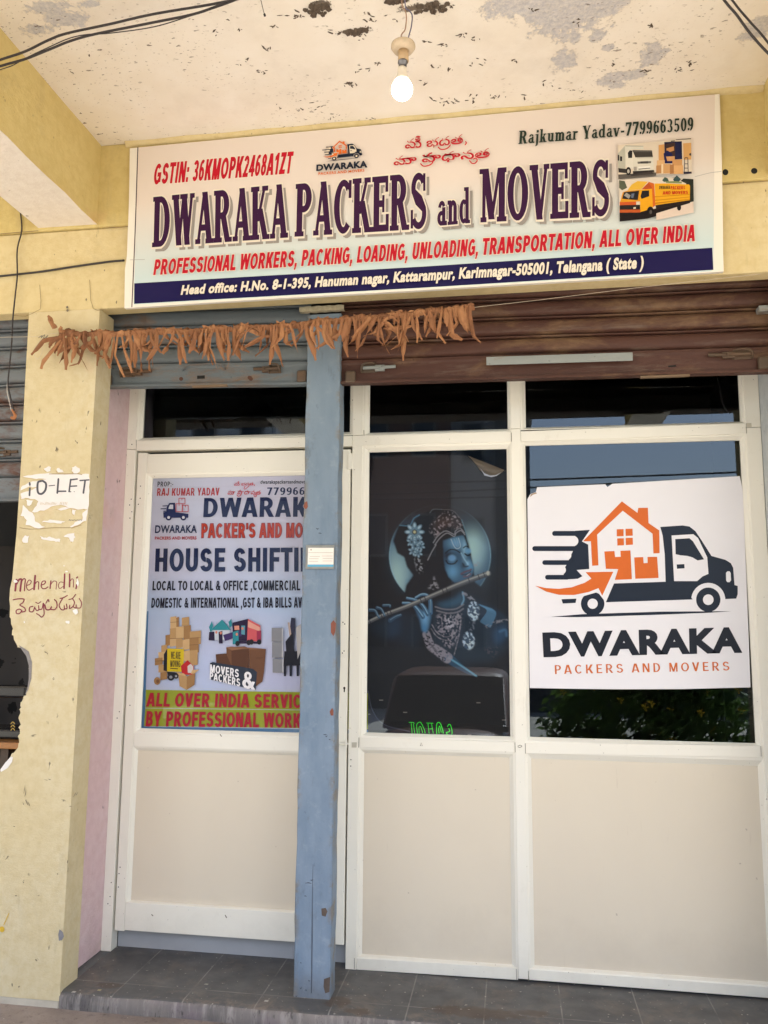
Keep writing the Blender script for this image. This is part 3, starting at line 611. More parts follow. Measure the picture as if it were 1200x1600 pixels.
dirt = plain('scuff_dirt', (0.17, 0.14, 0.10), 0.9, 0.3, 80); yel = plain('yellow_paint_drip', (0.62, 0.40, 0.03), 0.7); wch = MATS['white_chalk']; slate = plain('slate_scuff', (0.20, 0.20, 0.22), 0.8, 0.3, 60)
rs = random.Random(3)
for x, y, l, a in ((118, 1242, 14, -60), (40, 1255, 16, 70), (75, 1217, 12, 15), (99, 1252, 7, 20), (22, 1291, 3, 0), (12, 1338, 9, -40), (45, 1366, 4, 40), (90, 1366, 3, 0), (36, 1378, 5, 60), (57, 1500, 5, 70), (30, 1542, 4, 0), (65, 1010, 14, -35), (50, 1150, 12, -10), (75, 1130, 10, 85), (100, 925, 6, 20), (35, 1235, 20, -80), (90, 700, 14, 85), (152, 745, 5, 60), (120, 690, 5, 70), (60, 640, 10, 80), (110, 1260, 4, 0), (70, 1020, 8, 40), (82, 1060, 9, -50), (105, 1010, 5, 80), (60, 1400, 3, 0), (25, 1400, 3, 30)):
    dx, dy = math.cos(R(a)) * l / 2, math.sin(R(a)) * l / 2
    for k_ in range(rs.randint(2, 4)):
        ox, oy, f = rs.gauss(0, l * .16), rs.gauss(0, l * .16), rs.uniform(.25, .8)
        pr.ribbon([(x + ox - dx * f, y + oy - dy * f), (x + ox + rs.uniform(-1, 1), y + oy + rs.uniform(-1, 1)), (x + ox + dx * f, y + oy + dy * f)], [0.15, rs.uniform(.35, 1.5), 0.15], dirt, 'scuffs', 'scuff_mark')
for x, y in ((76, 486), (76.5, 491)): pr.ell((x + 29, y - 6), 1.8, 2.0, dirt, key='scuffs', name='scuff_mark')
pr.ribbon([(14, 1427), (6, 1445)], 1.2, yel, 'drip', 'paint_drip'); pr.ell((3, 1452), 4, 4.5, yel, key='drip', name='paint_drip')
for c, rx, ry in (((24, 908), 4, 2.6), ((118, 955), 4.5, 5), ((106, 972), 4, 3), ((38, 972), 1.3, 1.6), ((104, 893), 2.4, 1.4), ((100, 884), 1.0, 1.4), ((121, 910), 2, 6)):
    pr.poly([(c[0] + rx * math.cos(a) * rs.uniform(.6, 1.15), c[1] + ry * math.sin(a) * rs.uniform(.6, 1.15)) for a in np.linspace(0, 2 * math.pi, 12)[:-1]], wch, 'chip', 'plaster_chip')
pr.poly([(93, 1452), (98, 1456), (100, 1463), (97, 1469), (92, 1470), (91, 1460)], slate, 'slate', 'bare_patch')
crk_shade = plain('crack_and_ledge_shade', (0.24, 0.17, 0.08), 0.9)  # serves the pillar cracks and the painted ledge shade
for s in ([(62, 445), (64, 470), (63, 483), (50, 490), (40, 494), (22, 493)], [(140, 437), (142, 470), (146, 482), (152, 485)], [(152, 485), (158, 484.4)]):
    pr.ribbon(s, 0.7, crk_shade, 'cracks', 'crack', smooth=False, cap=False)
pr.done()
# inner reveals of the doorway
g = MB(); g.box(-1.93, -1.834, 3.402, 3.72, 0.0, 2.9); g.build('reveal_wall', 'pink_plaster', bld, bevel=0.004, label='pink plastered reveal beside the door')
g = MB(); g.box(-1.93, -1.868, 3.353, 3.401, 0.0, 2.9); g.build('guide_slot', plain('hole_shade_black', (0.008, 0.008, 0.008), 0.9), bld)  # near-black colour stands for the shade inside the gap
g = MB(); g.box(1.066, 1.5, 3.402, 3.72, 0.0, 2.9); g.build('reveal_wall', 'grey_blue_plaster', bld, bevel=0.004, label='pale grey plastered reveal at the right end')
g = MB(); g.box(1.075, 1.5, 3.2201, 3.40, -0.07, ZL); g.build('pillar', 'pillar_plaster', bld, bevel=0.004)
g = MB(); g.box(1.5015, 5, 3.26, 3.40, -0.07, ZL - .001); g.box(-6, -3.55, 3.26, 3.33, -0.07, ZL - .001); g.build('side_wall', 'pillar_plaster', bld)
# dark room behind the glass
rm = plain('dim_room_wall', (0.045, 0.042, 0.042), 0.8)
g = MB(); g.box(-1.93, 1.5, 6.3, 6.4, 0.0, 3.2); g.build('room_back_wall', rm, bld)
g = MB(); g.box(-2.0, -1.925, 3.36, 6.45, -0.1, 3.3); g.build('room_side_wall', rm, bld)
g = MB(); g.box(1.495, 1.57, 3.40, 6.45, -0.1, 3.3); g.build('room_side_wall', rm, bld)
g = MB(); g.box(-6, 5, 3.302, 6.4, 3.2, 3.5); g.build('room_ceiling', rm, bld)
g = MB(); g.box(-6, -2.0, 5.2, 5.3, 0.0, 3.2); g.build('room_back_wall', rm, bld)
# bolt holes right of the sign, dark line drawn for the shaded underside of the ledge
pr = Print(3.2085, bld)
hole = MATS['hole_shade_black']  # same black paints the shade inside holes and slots
pr.ell((1133.5, 269), 4.6, 4.8, hole, key='h', name='bolt_hole'); pr.ell((1178.5, 267), 5.0, 4.6, hole, key='h', name='bolt_hole')
for s in (([(0, 365.5), (30, 363), (60, 360.5)]), ([(160, 356.6), (180, 355.5), (203, 354)]), ([(1129, 288.6), (1165, 285.5), (1200, 282.9)])):
    pr.ribbon(s, 1.1, crk_shade, 'ledge', 'ledge_crack', cap=False)
# yellow lip where wall and ceiling meet, with its dirt
pr.done()
g = MB(); rows = []
for i, x in enumerate(np.linspace(-1.70, 1.02, 60)): rows.append([(x, 3.2088, 3.578 + 0.002 * math.sin(x * 31)), (x, 3.196 + 0.002 * math.sin(x * 40 + 1), 3.582), (x, 3.192 + 0.003 * math.sin(x * 19), 3.5995)])
g.grid(rows); g.build('plaster_lip', 'lintel_plaster', bld, smooth=True)

# ------------------------------------------------------------------ neighbour's room seen past the pillar
t = thing('patterned_curtain', (-2.4, 4.3, 0), 'grey curtain with black leaf print hanging in the dark room beyond the pillar', 'curtain')
g = MB(); rows = [[(x, 4.3 + 0.02 * math.sin(x * 22), z) for x in np.linspace(-3.4, -2.2, 50)] for z in (0.5, 1.2, 1.88)]
def mk_curtain():
    k = NT('leaf_print_cloth'); v = k.n('TexVoronoi'); v.inputs['Scale'].default_value = 7.5; v.inputs['Randomness'].default_value = 0.55; k.l(k.map((1, 0, 1)), v.inputs['Vector'])
    d = k.math('ADD', v.outputs['Distance'], k.math('MULTIPLY', k.math('SUBTRACT', k.noise(38, 2), 0.5), 0.35))
    MATS['leaf_print_cloth'] = k.out(k.mix(k.ramp(d, 0.24, 0.27), (0.006, 0.006, 0.006), (0.055, 0.050, 0.048)), 0.9)
mk_curtain()
g.grid(rows); g.build('cloth', 'leaf_print_cloth', t, smooth=True)
t = thing('sewing_table', (-2.5, 3.75, 0), 'wooden sewing table standing in the room beyond the broken pillar edge', 'table')
p0 = onY(8, 1160, 3.62); tz = float(p0[2])
g = MB(); g.box(-3.1, -2.255, 3.62, 4.1, tz - 0.03, tz); g.build('tabletop', plain('orange_wood', (0.40, 0.17, 0.045), 0.4), t, bevel=0.004)
g = MB(); g.box(-3.05, -3.0, 3.65, 4.05, 0, tz - 0.031); g.build('leg', 'rusty_iron', t)
g = MB(); g.box(-2.40, -2.36, 3.65, 4.05, 0, tz - 0.031); g.build('leg', 'rusty_iron', t)
t = thing('sewing_machine', (-2.45, 3.8, tz), 'black sewing machine with gilt marks on the wooden table', 'sewing machine')
blk = plain('black_enamel', (0.012, 0.012, 0.013), 0.2)
g = MB(); g.box(-2.75, -2.275, 3.70, 3.88, tz + 0.001, tz + 0.05); g.box(-2.36, -2.29, 3.74, 3.84, tz + 0.05, tz + 0.25); g.box(-2.74, -2.36, 3.76, 3.82, tz + 0.19, tz + 0.25); g.box(-2.75, -2.69, 3.755, 3.825, tz + 0.07, tz + 0.19)
g.build('body', blk, t, bevel=0.012)
g = MB(); g.tube([(-2.285, 3.79, tz + 0.20), (-2.265, 3.79, tz + 0.20)], 0.075, 24); g.build('hand_wheel', plain('polished_steel', (0.6, 0.6, 0.6), 0.25, metal=1.0), t, bevel=0.004)
q = Print(3.698, t); gilt = plain('gilt_mark', (0.55, 0.36, 0.05), 0.4)
for k_ in range(3): q.ribbon([(17, 1131 + 5 * k_), (20, 1128 + 5 * k_), (23, 1131 + 5 * k_)], 1.2, gilt, 'g', 'gilt_mark')
q.done()
t = thing('cloth_bundle', (-2.55, 3.6, 0), 'dull pink cloth bundle low behind the pillar', 'cloth')
pk = onY(0, 1195, 3.55)
g = MB(); g.grid([[(pk[0] - 0.32 + 0.4 * math.sin(a) * s, 3.66 + 0.16 * math.cos(a) * s - 0.05, pk[2] - 0.45 + 0.46 * (1 - s * s * (0.8 + 0.06 * math.sin(5 * a)))) for a in np.linspace(0, 2 * math.pi, 25)] for s in (0.01, 0.4, 0.7, 0.9, 1.0)])
g.build('cloth', plain('dull_pink_cloth', (0.28, 0.10, 0.10), 0.9), t, smooth=True)

# ------------------------------------------------------------------ shutters and the post between them
def shutter(x0, x1, zf, pitch, mat, label, amp=0.019, top=2.95, plate=0.105, Y=3.385, ripple=0.0):
    t = thing('rolling_shutter', ((x0 + x1) / 2, Y, zf((x0 + x1) / 2)), label, 'shutter', 'rolled up steel shutters')
    xs = np.linspace(x0, x1, 24); rows = []; z = plate + 0.006
    prof = [(0.0, 0.008), (0.03, 0.0), (0.07, -amp * .45), (0.13, -amp * .78), (0.20, -amp * .94), (0.30, -amp), (0.42, -amp * .98), (0.54, -amp * .92), (0.64, -amp * .80), (0.72, -amp * .60), (0.78, -amp * .3), (0.82, 0.002), (0.845, 0.006), (0.855, -0.006), (0.88, -0.011), (0.91, -0.012), (0.94, -0.010), (0.965, -0.004), (0.98, 0.004), (1.0, 0.008)]
    while z < top - 2.45:
        for a, d in prof[:-1]: rows.append([(x, Y + d + ripple * math.sin(x * 7 + z * 30), zf(x) + z + a * pitch + 0.0015 * math.sin(x * 5 + z * 11)) for x in xs])
        z += pitch
    g = MB(); g.grid(rows); g.build('slat_curtain', mat, t, smooth=False)
    g = MB(); g.grid([[(x, y + 0.001 * math.sin(x * 9), zf(x) + z) for x in xs] for y, z in ((Y + 0.004, plate + 0.004), (Y - 0.012, plate + 0.002), (Y - 0.014, plate * .9), (Y - 0.010, plate * .82), (Y - 0.010, 0.012), (Y - 0.030, 0.008), (Y - 0.031, -0.002), (Y + 0.01, -0.002))])
    g.build('bottom_plate', mat, t)
    return t
def latch(t, px, py, w, Y, mat1, mat2, flip=1):
    """bolt on a backing plate with its bent keeper"""
    p = onY(px, py, Y); x, z = p[0], p[2]; s = flip
    def bx(g, a, b, y0, y1, c, d): g.box(min(x + s * a, x + s * b), max(x + s * a, x + s * b), y0, y1, z + c, z + d)
    g = MB(); bx(g, -w * .52, -w * .05, Y - 0.004, Y, -0.018, 0.020); o = g.build('latch_plate', mat1, t, bevel=0.002)
    g = MB(); g.tube([(x - s * w * .45, Y - 0.013, z + 0.002), (x + s * w * .1, Y - 0.014, z + 0.001), (x + s * w * .5, Y - 0.012, z + 0.003)], 0.0075, 8); bx(g, -w * .1, w * .18, Y - 0.016, Y - 0.002, -0.014, 0.012); bx(g, .05 * w, .1 * w, Y - 0.03, Y - 0.012, -0.004, 0.005)
    g.build('latch_bolt', mat2, t, bevel=0.001)
    g = MB(); g.tube([tuple(q) for q in spline([(x - s * w * .5, Y - 0.003, z - 0.016), (x - s * w * .49, Y - 0.022, z), (x - s * w * .42, Y - 0.024, z + 0.016), (x - s * w * .2, Y - 0.022, z + 0.020), (x - s * w * .08, Y - 0.003, z + 0.019)], 4)], 0.0042, 6)
    g.build('latch_keeper', mat1, t, smooth=True)
zl = lambda x: 2.512 - 0.0253 * (x + 1.823)
zr = lambda x: 2.478 - 0.0106 * x
SL = shutter(-1.862, -0.868, zl, 0.088, 'grey_shutter_paint', 'grey blue steel shutter rolled up above the glazed door', ripple=0.0015)
SR = shutter(-0.727, 1.075, zr, 0.0835, 'rusty_shutter_paint', 'rust brown steel shutter rolled up above the two large windows')
zn = lambda x: 1.995
SN = shutter(-3.6, -2.10, zn, 0.089, 'old_shutter_paint', 'dark ribbed shutter half rolled up over the doorway left of the yellow pillar', amp=0.022, top=3.4)
latch(SL, 214, 583, 0.15, 3.374, 'rusty_iron', 'rusty_iron'); latch(SL, 418, 578, 0.12, 3.374, 'rusty_iron', 'rusty_iron', -1)
latch(SR, 592, 576, 0.15, 3.374, 'rusty_iron', 'grey_iron'); latch(SR, 1140, 556, 0.17, 3.374, 'rusty_iron', 'rusty_iron', -1)
latch(SN, 12, 708, 0.12, 3.374, 'rusty_iron', 'rusty_iron')
def pxtube(pts, Y, r, seg=8): 
    g = MB(); g.tube([tuple(onY(*p, Y)) for p in pts], r, seg); return g
g = MB(); a = onY(760, 563, 3.352); b = onY(988, 552, 3.352)
for y0, y1, dz0, dz1 in ((3.342, 3.346, -.024, .012), (3.346, 3.374, .008, .012)):
    v = g.box(a[0], b[0], y0, y1, a[2] + dz0, a[2] + dz1)
    for q in v: q.co.z += -0.0106 * (q.co.x - a[0]) 
g.build('lifting_bar', 'grey_iron', SR, bevel=0.002)
g = MB(); a = onY(1186, 482, 3.33); g.box(a[0], a[0] + .08, 3.33, 3.375, a[2] - .011, a[2] + .013); g.build('stop_bracket', 'grey_iron', SR, bevel=0.002)
g = MB(); g.tube([tuple(q) for q in spline([onY(286, 579, 3.374), onY(292, 572, 3.35), onY(302, 570, 3.345), onY(336, 568, 3.345), onY(346, 570, 3.35), onY(352, 577, 3.374)], 4)], 0.004, 6); g.build('lifting_handle', 'grey_shutter_paint', SL, smooth=True)
for S, x, y in ((SL, 168, 595), (SL, 472, 589), (SR, 548, 590), (SR, 1193, 568)):
    a = onY(x, y, 3.365); g = MB(); g.box(a[0] - .022, a[0] + .022, 3.350, 3.374, a[2] - .026, a[2] + .028); g.build('guide_shoe', 'rusty_iron', S, bevel=0.008)
for S, pts in ((SL, [(308, 587), (320, 586.5), (320, 591.5), (308, 592)]), (SR, [(1044, 571.5), (1056, 570), (1057, 573), (1044, 574)])):
    q = Print(3.3742, S); q.poly(pts, hole, 'k', 'lock_slot'); 
    if S is SL:
        for c in ((283, 592), (390, 590), (392, 592)): q.ell(c, 3.2, 3.0, plain('rust_hole', (0.09, 0.04, 0.025), 0.9), key='r', name='rust_spot')
    q.done()
g = MB(); a = onY(300, 606, 3.355); b_ = onY(355, 602, 3.355); g.box(a[0], b_[0], 3.354, 3.372, a[2] + .002, a[2] + .012); g.build('wood_strip', plain('old_wood', (0.17, 0.115, 0.07), 0.8), SL, bevel=0.002)
g = MB(); a = onY(1001, 590, 3.355); b_ = onY(1078, 587, 3.355); g.box(a[0], b_[0], 3.354, 3.372, a[2] - .001, a[2] + .008); g.build('wood_strip', MATS['old_wood'], SR, bevel=0.002)

post = thing('steel_post', (-0.797, 3.38, 0), 'blue painted steel post standing on the step between the shutters', 'post')
g = MB(); rows = []
zs = list(np.linspace(0, 2.795, 40))
for z in zs:
    e = 0.0015 * math.sin(z * 13) + 0.001 * math.sin(z * 37); rows.append([(-0.872 + e, 3.43, z), (-0.872 + e, 3.344, z), (-0.868 + e, 3.340, z), (-0.83, 3.339 + 0.0012 * math.sin(z * 9), z), (-0.798, 3.3395, z), (-0.76, 3.3392 - 0.0012 * math.sin(z * 7), z), (-0.727 - e, 3.340, z), (-0.723 - e, 3.344, z), (-0.723 - e, 3.43, z)])
g.grid(rows); g.face([rows[-1][i] for i in range(9)]); g.build('shaft', 'blue_paint', post)
g = MB(); rows = [[(-0.905 + 0.2 * i / 14 , y, z + 0.0016 * math.sin(i * 1.9 + z * 50)) for i in range(15)] for y, z in ((3.34, 2.803), (3.318, 2.803), (3.316, 2.815), (3.318, 2.8255))]
g.grid(rows); g.build('mortar_cap', plain('lumpy_mortar', (0.40, 0.36, 0.25), 0.9, 0.5, 60, 0.8, 120), post)
q = Print(3.3375, post)
chip = plain('red_brown_primer', (0.21, 0.065, 0.04), 0.7, 0.3, 60); seam = plain('dark_seam', (0.05, 0.06, 0.085), 0.8); bare = plain('bare_dirty_metal', (0.10, 0.075, 0.06), 0.8, 0.4, 60)
for pts in ([(517, 974), (521, 969), (525, 974), (524, 986), (521, 994), (517, 988)], [(515, 1112), (519, 1106), (521, 1110), (521, 1118), (517, 1118)], [(476, 785), (480, 783), (481, 792), (478, 796), (474, 792)]):
    q.poly(pts, chip, 'c', 'primer_patch')
for pts in ([(502, 1420), (508, 1418), (512, 1424), (509, 1432), (503, 1430)], [(506, 1530), (515, 1527), (515, 1550), (508, 1552), (505, 1542)], [(457, 1480), (458, 1478), (459, 1500), (458, 1510)]):
    q.poly([(x + rs.uniform(-1, 1), y + rs.uniform(-1, 1)) for x, y in pts], bare, 'b', 'bare_patch')
q.ribbon([(489, 1350), (488, 1400), (487.5, 1470), (486.5, 1552)], [0.4, 0.7, 1.3, 1.0], seam, 's', 'seam', cap=False)
for x, y, l in ((508, 1148, 6), (482, 1380, 10), (500, 833, 5), (496, 825, 4), (470, 1543, 3), (478, 1548, 3), (463, 1556, 3), (483, 1532, 3), (470, 1505, 2), (510, 1150, 3), (487, 1375, 5), (477, 1400, 4), (515, 1155, 3)):
    q.ribbon([(x - l / 2, y), (x, y + rs.uniform(-2, 2)), (x + l / 2, y + rs.uniform(-1, 1))], [0.4, 1.4, 0.4], seam, 'm', 'scuff_mark')
q.done()
t = thing('meter_card', tuple(onY(501, 888, 3.336)), 'small white printed card with a blue lower edge fixed to the blue post', 'card')
g = MB(); a = onY(478.5, 852, 3.336); b_ = onY(522, 889, 3.336); g.box(a[0], b_[0], 3.3315, 3.3370, b_[2], a[2]); g.build('backing', plain('grey_tin', (0.24, 0.25, 0.24), 0.6, 0.3, 40), t, bevel=0.001)
q = Print(3.3312, t)
q.poly([(481.5, 856), (521.5, 856), (521, 884.5), (480.5, 884.5)], plain('white_card', (0.82, 0.78, 0.72), 0.5), 'c', 'sheet')
q.poly([(480.7, 882), (521.2, 882), (521, 885.5), (480.5, 885.5)], plain('blue_strip', (0.10, 0.38, 0.58), 0.5), 'b', 'blue_strip')
for i, (a, b_, y) in enumerate(((482, 520, 863.4), (484, 500, 869.5), (503, 520, 868.8), (483, 498, 873), (504, 520, 872.5), (483, 497, 877), (504, 519, 876.5))): q.ribbon([(a, y), (b_, y)], 0.55, plain('faded_print', (0.42, 0.36, 0.32), 0.7), 'l', 'print_line', smooth=False, cap=False)
q.ell((486, 859), 1.3, 1.3, MATS['faded_print'], key='l', name='print_line')
q.done()

# ------------------------------------------------------------------ the glazed shopfront
YF = 3.63
sf = thing('shopfront', (-0.4, YF, 0), 'cream aluminium shopfront with a door, dark glass and beige lower panels', 'shopfront')
def back(x, z, Y):                          # a point measured in the frame's front plane, carried to depth Y along the same sight line
    s = Y / YF; return x * s, CAMZ + (z - CAMZ) * s
FR = 'cream_aluminium'
def bars(lst, name, parent, y0=YF, y1=YF + 0.06, bevel=0.002, mat=FR):
    g = MB()
    for x0, x1, z0, z1 in lst: g.box(x0, x1, y0, y1, z0, z1)
    return g.build(name, mat, parent, bevel=bevel)
bars([(-1.834, -1.786, 0.0, 2.279), (-1.834, -1.786, 2.281, 2.86)], 'jamb', sf)
bars([(-0.722, -0.674, 0.0, 2.268), (-0.722, -0.674, 2.318, 2.86)], 'jamb', sf)
bars([(0.003, 0.046, 0.012, 2.547 - 0.22), (0.003, 0.046, 2.3285, 2.86)], 'mullion', sf)
bars([(1.003, 1.064, 0.0, 2.303), (1.003, 1.064, 2.305, 2.86)], 'jamb', sf)
def rail(x0, x1, za, zb, h, name, y0=YF + 0.002):
    g = MB(); v = g.box(x0, x1, y0, YF + 0.058, 0, h)
    for q in v: q.co.z += za + (zb - za) * (q.co.x - x0) / (x1 - x0)
    return g.build(name, FR, sf, bevel=0.002)
rail(-1.7855, -0.7225, 2.272, 2.267, 0.049, 'transom', YF - 0.001); rail(-0.7215, 0.0025, 2.267, 2.267, 0.049, 'transom', YF - 0.001); rail(0.0465, 1.0025, 2.267, 2.276, 0.048, 'transom', YF - 0.001)
rail(-0.6735, 0.0025, 0.915, 0.914, 0.044, 'middle_rail'); rail(0.0465, 1.0025, 0.911, 0.925, 0.047, 'middle_rail')
rail(-0.6735, 0.0025, 0.0, 0.006, 0.047, 'bottom_rail'); rail(0.0465, 1.0025, 0.010, 0.008, 0.042, 'bottom_rail')
rail(-1.7855, 1.0025, 2.80, 2.80, 0.05, 'top_rail')
def bead(outer, inner, parent, name='glazing_bead', yo=YF + 0.004, yi=YF + 0.022):
    """four mitred strips sloping from the frame back to the pane; corners measured in the front plane"""
    (x0, x1, z0, z1), (a0, a1, c0, c1) = outer, inner
    P = [(x0, z0), (x1, z0), (x1, z1), (x0, z1)]; q = [back(a0, c0, yi), back(a1, c0, yi), back(a1, c1, yi), back(a0, c1, yi)]
    g = MB()
    for i in range(4):
        j = (i + 1) % 4; m = lambda A, B, t: (A[0] + (B[0] - A[0]) * t, A[1] + (B[1] - A[1]) * t)
        ai, aj = m(P[i], q[i], .34), m(P[j], q[j], .34)
        g.face([(P[i][0], yo, P[i][1]), (P[j][0], yo, P[j][1]), (aj[0], yo + .002, aj[1]), (ai[0], yo + .002, ai[1])])
        g.face([(ai[0], yo + .002, ai[1]), (aj[0], yo + .002, aj[1]), (q[j][0], yi, q[j][1]), (q[i][0], yi, q[i][1])])
        g.face([(q[i][0], yi, q[i][1]), (q[j][0], yi, q[j][1]), (q[j][0], yi + .012, q[j][1]), (q[i][0], yi + .012, q[i][1])])
    return g.build(name, FR, parent)
def pane(inner, Y, mat, name, parent, e=0.006):
    x0, z0 = back(inner[0], inner[2], Y); x1, z1 = back(inner[1], inner[3], Y)
    g = MB(); g.face([(x0 - e, Y, z0 - e), (x1 + e, Y, z0 - e), (x1 + e, Y, z1 + e), (x0 - e, Y, z1 + e)]); return g.build(name, mat, parent)
def slab(inner, Y, mat, name, parent, e=0.006):
    x0, z0 = back(inner[0], inner[2], Y); x1, z1 = back(inner[1], inner[3], Y)
    g = MB(); g.box(x0 - e, x1 + e, Y, Y + 0.012, z0 - e, z1 + e); return g.build(name, mat, parent)
YG = YF + 0.026
for o, i in (((-0.674, .003, .959, 2.267), (-.642, -.017, .980, 2.236)), ((.046, 1.003, .957, 2.276), (.066, .975, .981, 2.248)),
             ((-.674, .003, 2.316, 2.80), (-.643, -.011, 2.327, 2.79)), ((.046, 1.003, 2.320, 2.80), (.070, .982, 2.330, 2.79)), ((-1.786, -.722, 2.319, 2.80), (-1.754, -.735, 2.334, 2.79))):
    bead(o, i, sf); pane(i, YG, 'window_glass', 'window_pane', sf)
for o, i in (((-.674, .003, .047, .915), (-.650, -.022, .066, .893)), ((.046, 1.003, .050, .925), (.070, .978, .070, .892))):
    bead(o, i, sf); slab(i, YG - 0.004, 'beige_laminate', 'lower_panel', sf)
# the door
dr = bpy.data.objects.new('door', None); COL.objects.link(dr); dr.location = (-0.75, YF, 0.09); dr.matrix_world = Matrix.Translation(dr.location); dr.parent = sf; dr.matrix_parent_inverse = sf.matrix_world.inverted(); dr['label'] = 'cream glazed door carrying a poster'
DY = YF + 0.003
g = MB()
for x0, x1, z0, z1 in ((-1.775, -1.729, .088, 2.262), (-.800, -.730, .094, 2.253)): g.box(x0, x1, DY, DY + .045, z0, z1)
for za, zb in ((.092, .211), (.888, .948), (2.158, 2.2545)): g.box(-1.7285, -.8005, DY + .001, DY + .044, za, zb)
g.build('door_frame', FR, dr, bevel=0.002)
for o, i in (((-1.729, -.80, .948, 2.158), (-1.694, -.815, .970, 2.135)), ((-1.729, -.80, .211, .888), (-1.702, -.82, .222, .872))):
    bead(o, i, dr, yo=DY + .004, yi=DY + .018)
    if o[2] > .5: pane(i, DY + .022, 'door_glass', 'door_pane', dr)
    else: slab(i, DY + .019, 'beige_laminate', 'door_panel', dr)
def pbox(x0, y0, x1, y1, Y0, Y1, name, mat, parent, bevel=0.001):
    a = onY(x0, y0, Y0); b = onY(x1, y1, Y0); g = MB(); g.box(min(a[0], b[0]), max(a[0], b[0]), Y0, Y1, min(a[2], b[2]), max(a[2], b[2])); return g.build(name, mat, parent, bevel=bevel)
pbox(543.5, 708, 551, 733, DY - .006, DY - .0005, 'hinge', FR, dr, .002)
pbox(528, 968, 541, 1026, DY - .003, DY - .0002, 'handle_plate', FR, dr)
pbox(533.5, 970, 540.5, 978, DY - .0062, DY - .0032, 'handle_mount', FR, dr); pbox(532.5, 1015, 540, 1023.5, DY - .0062, DY - .0032, 'handle_mount', FR, dr)
q = Print(DY - .0064, dr)
for c in ((535.8, 972.4), (538.6, 975), (537.6, 1017.2), (535, 1020.4)): q.ell(c, .9, 1.0, hole, key='k', name='screw')
q.done()
q = Print(DY - .0004, dr)
q.ell((538, 1075), 1.8, 1.8, hole, key='k', name='keyhole'); q.poly([(537, 1075.5), (539.2, 1075.5), (538.8, 1081.5), (537, 1081.5)], hole, key='k', name='keyhole')
for x, y in ((219.5, 759.6), (219, 778.6), (216.3, 788), (211, 1042), (208, 1050), (203, 1102), (187.6, 1355), (186, 1365), (185, 1386)): q.ell((x, y), .8, .9, hole, key='d', name='screw_hole')
for x, y, l in ((353, 1432, 4), (238, 1430, 2), (345, 1149, 3)): q.ribbon([(x - 1, y - l / 2), (x + 1, y + l / 2)], 1.4, dirt, 'm', 'scuff_mark')
q.done()
g = MB(); a = onY(523, 1162, DY - .008); b = onY(545, 1162, DY - .008); g.tube([tuple(a), tuple(b)], .0055, 10); c = onY(541, 1162, DY - .008); g.box(c[0] - .004, c[0] + .004, DY - .014, DY - .0005, c[2] - .018, c[2] + .018)
g.build('bolt', FR, dr, smooth=False)
g = MB(); g.box(-1.786, -.66, YF + .066, YF + .086, 0.0, .2); g.build('threshold_board', plain('grey_board', (0.36, 0.37, 0.39), 0.5), sf)
q = Print(YF - .0004, sf)
for x, y in ((206, 694.5), (205, 780), (202.5, 789), (206, 799.6), (203, 809.5), (186.5, 1112), (183, 1122), (173.8, 1379), (172, 1401), (168.5, 1412)): q.ell((x, y), .8, .9, hole, key='h', name='screw_hole')
for a, b in (((212.9, 687), (213, 702.8)), ((799.2, 676), (799.3, 690)), ((814.2, 675.5), (814.4, 689.5)), ((804.6, 1160), (805, 1175.5)), ((820.6, 1161.5), (821, 1177.5)), ((560.8, 1152.5), (560.3, 1168)), ((1166.2, 661.5), (1166.8, 677)), ((1188.8, 1166), (1189.4, 1182)), ((568.6, 672), (568.8, 681)), ((806.6, 1514), (807.4, 1531)), ((825.4, 1517), (826, 1533)), ((553.6, 1497), (553.6, 1514))): q.ribbon([a, b], .75, plain('joint_line', (0.17, 0.15, 0.12), 0.9), 'j', 'joint_line', smooth=False, cap=False)
for x, y in ((548.3, 1187), (548, 1197)): q.ell((x, y), .9, .9, hole, key='h', name='screw_hole')
st_ = plain('tape_stain', (0.52, 0.49, 0.40), 0.7)
q.poly([(549.5, 1160), (557.5, 1160), (557, 1168), (549.5, 1168)], st_, 's', 'stain'); q.ribbon([(809, 1166), (812.5, 1164.4), (815.5, 1166), (812, 1168), (809.4, 1167)], .8, dirt, 'h2', 'scuff_mark'); q.ribbon([(656.5, 1165), (658, 1160.5), (660, 1165.5), (656.5, 1165)], .7, dirt, 'h2', 'scuff_mark', smooth=False)
q.poly([(1166.5, 661), (1174, 661), (1174.5, 667), (1166.5, 667)], st_, 's', 'stain')
q.done()

# ------------------------------------------------------------------ the printed delivery emblem (used on the window poster and, small, on the sign)
NAVY, ORNG, WHT = printed((30, 42, 62), .3), printed((226, 112, 44), .35), plain('white_vinyl', (0.76, 0.755, 0.80), 0.38, 0.03, 3, 0.15, 6)
def arcp(c, r, a0, a1, n=10): return [(c[0] + r * math.cos(R(a0 + (a1 - a0) * i / n)), c[1] + r * math.sin(R(a0 + (a1 - a0) * i / n))) for i in range(n + 1)]
def pill(x0, x1, y0, y1): r = (y1 - y0) / 2; return [(x1, y0)] + [(x1, y1)] + arcp((x0 + r, (y0 + y1) / 2), r, 90, 270, 8)
EMB = []
EMB.append((NAVY, [(695, 430), (800, 423), (832, 428), (860, 450), (888, 492), (935, 566), (1000, 584), (1026, 600), (1037, 622), (1043, 702), (1058, 707), (1058, 745), (1051, 766), (1000, 768)] + arcp((920, 772), 80, -8, -172, 14) + [(846, 770), (440, 783), (478, 695), (720, 687), (716, 560), (706, 470)]))
EMB.append((WHT, [(748, 470), (850, 464), (872, 482), (915, 572), (921, 650), (893, 662), (868, 684), (760, 684)]))
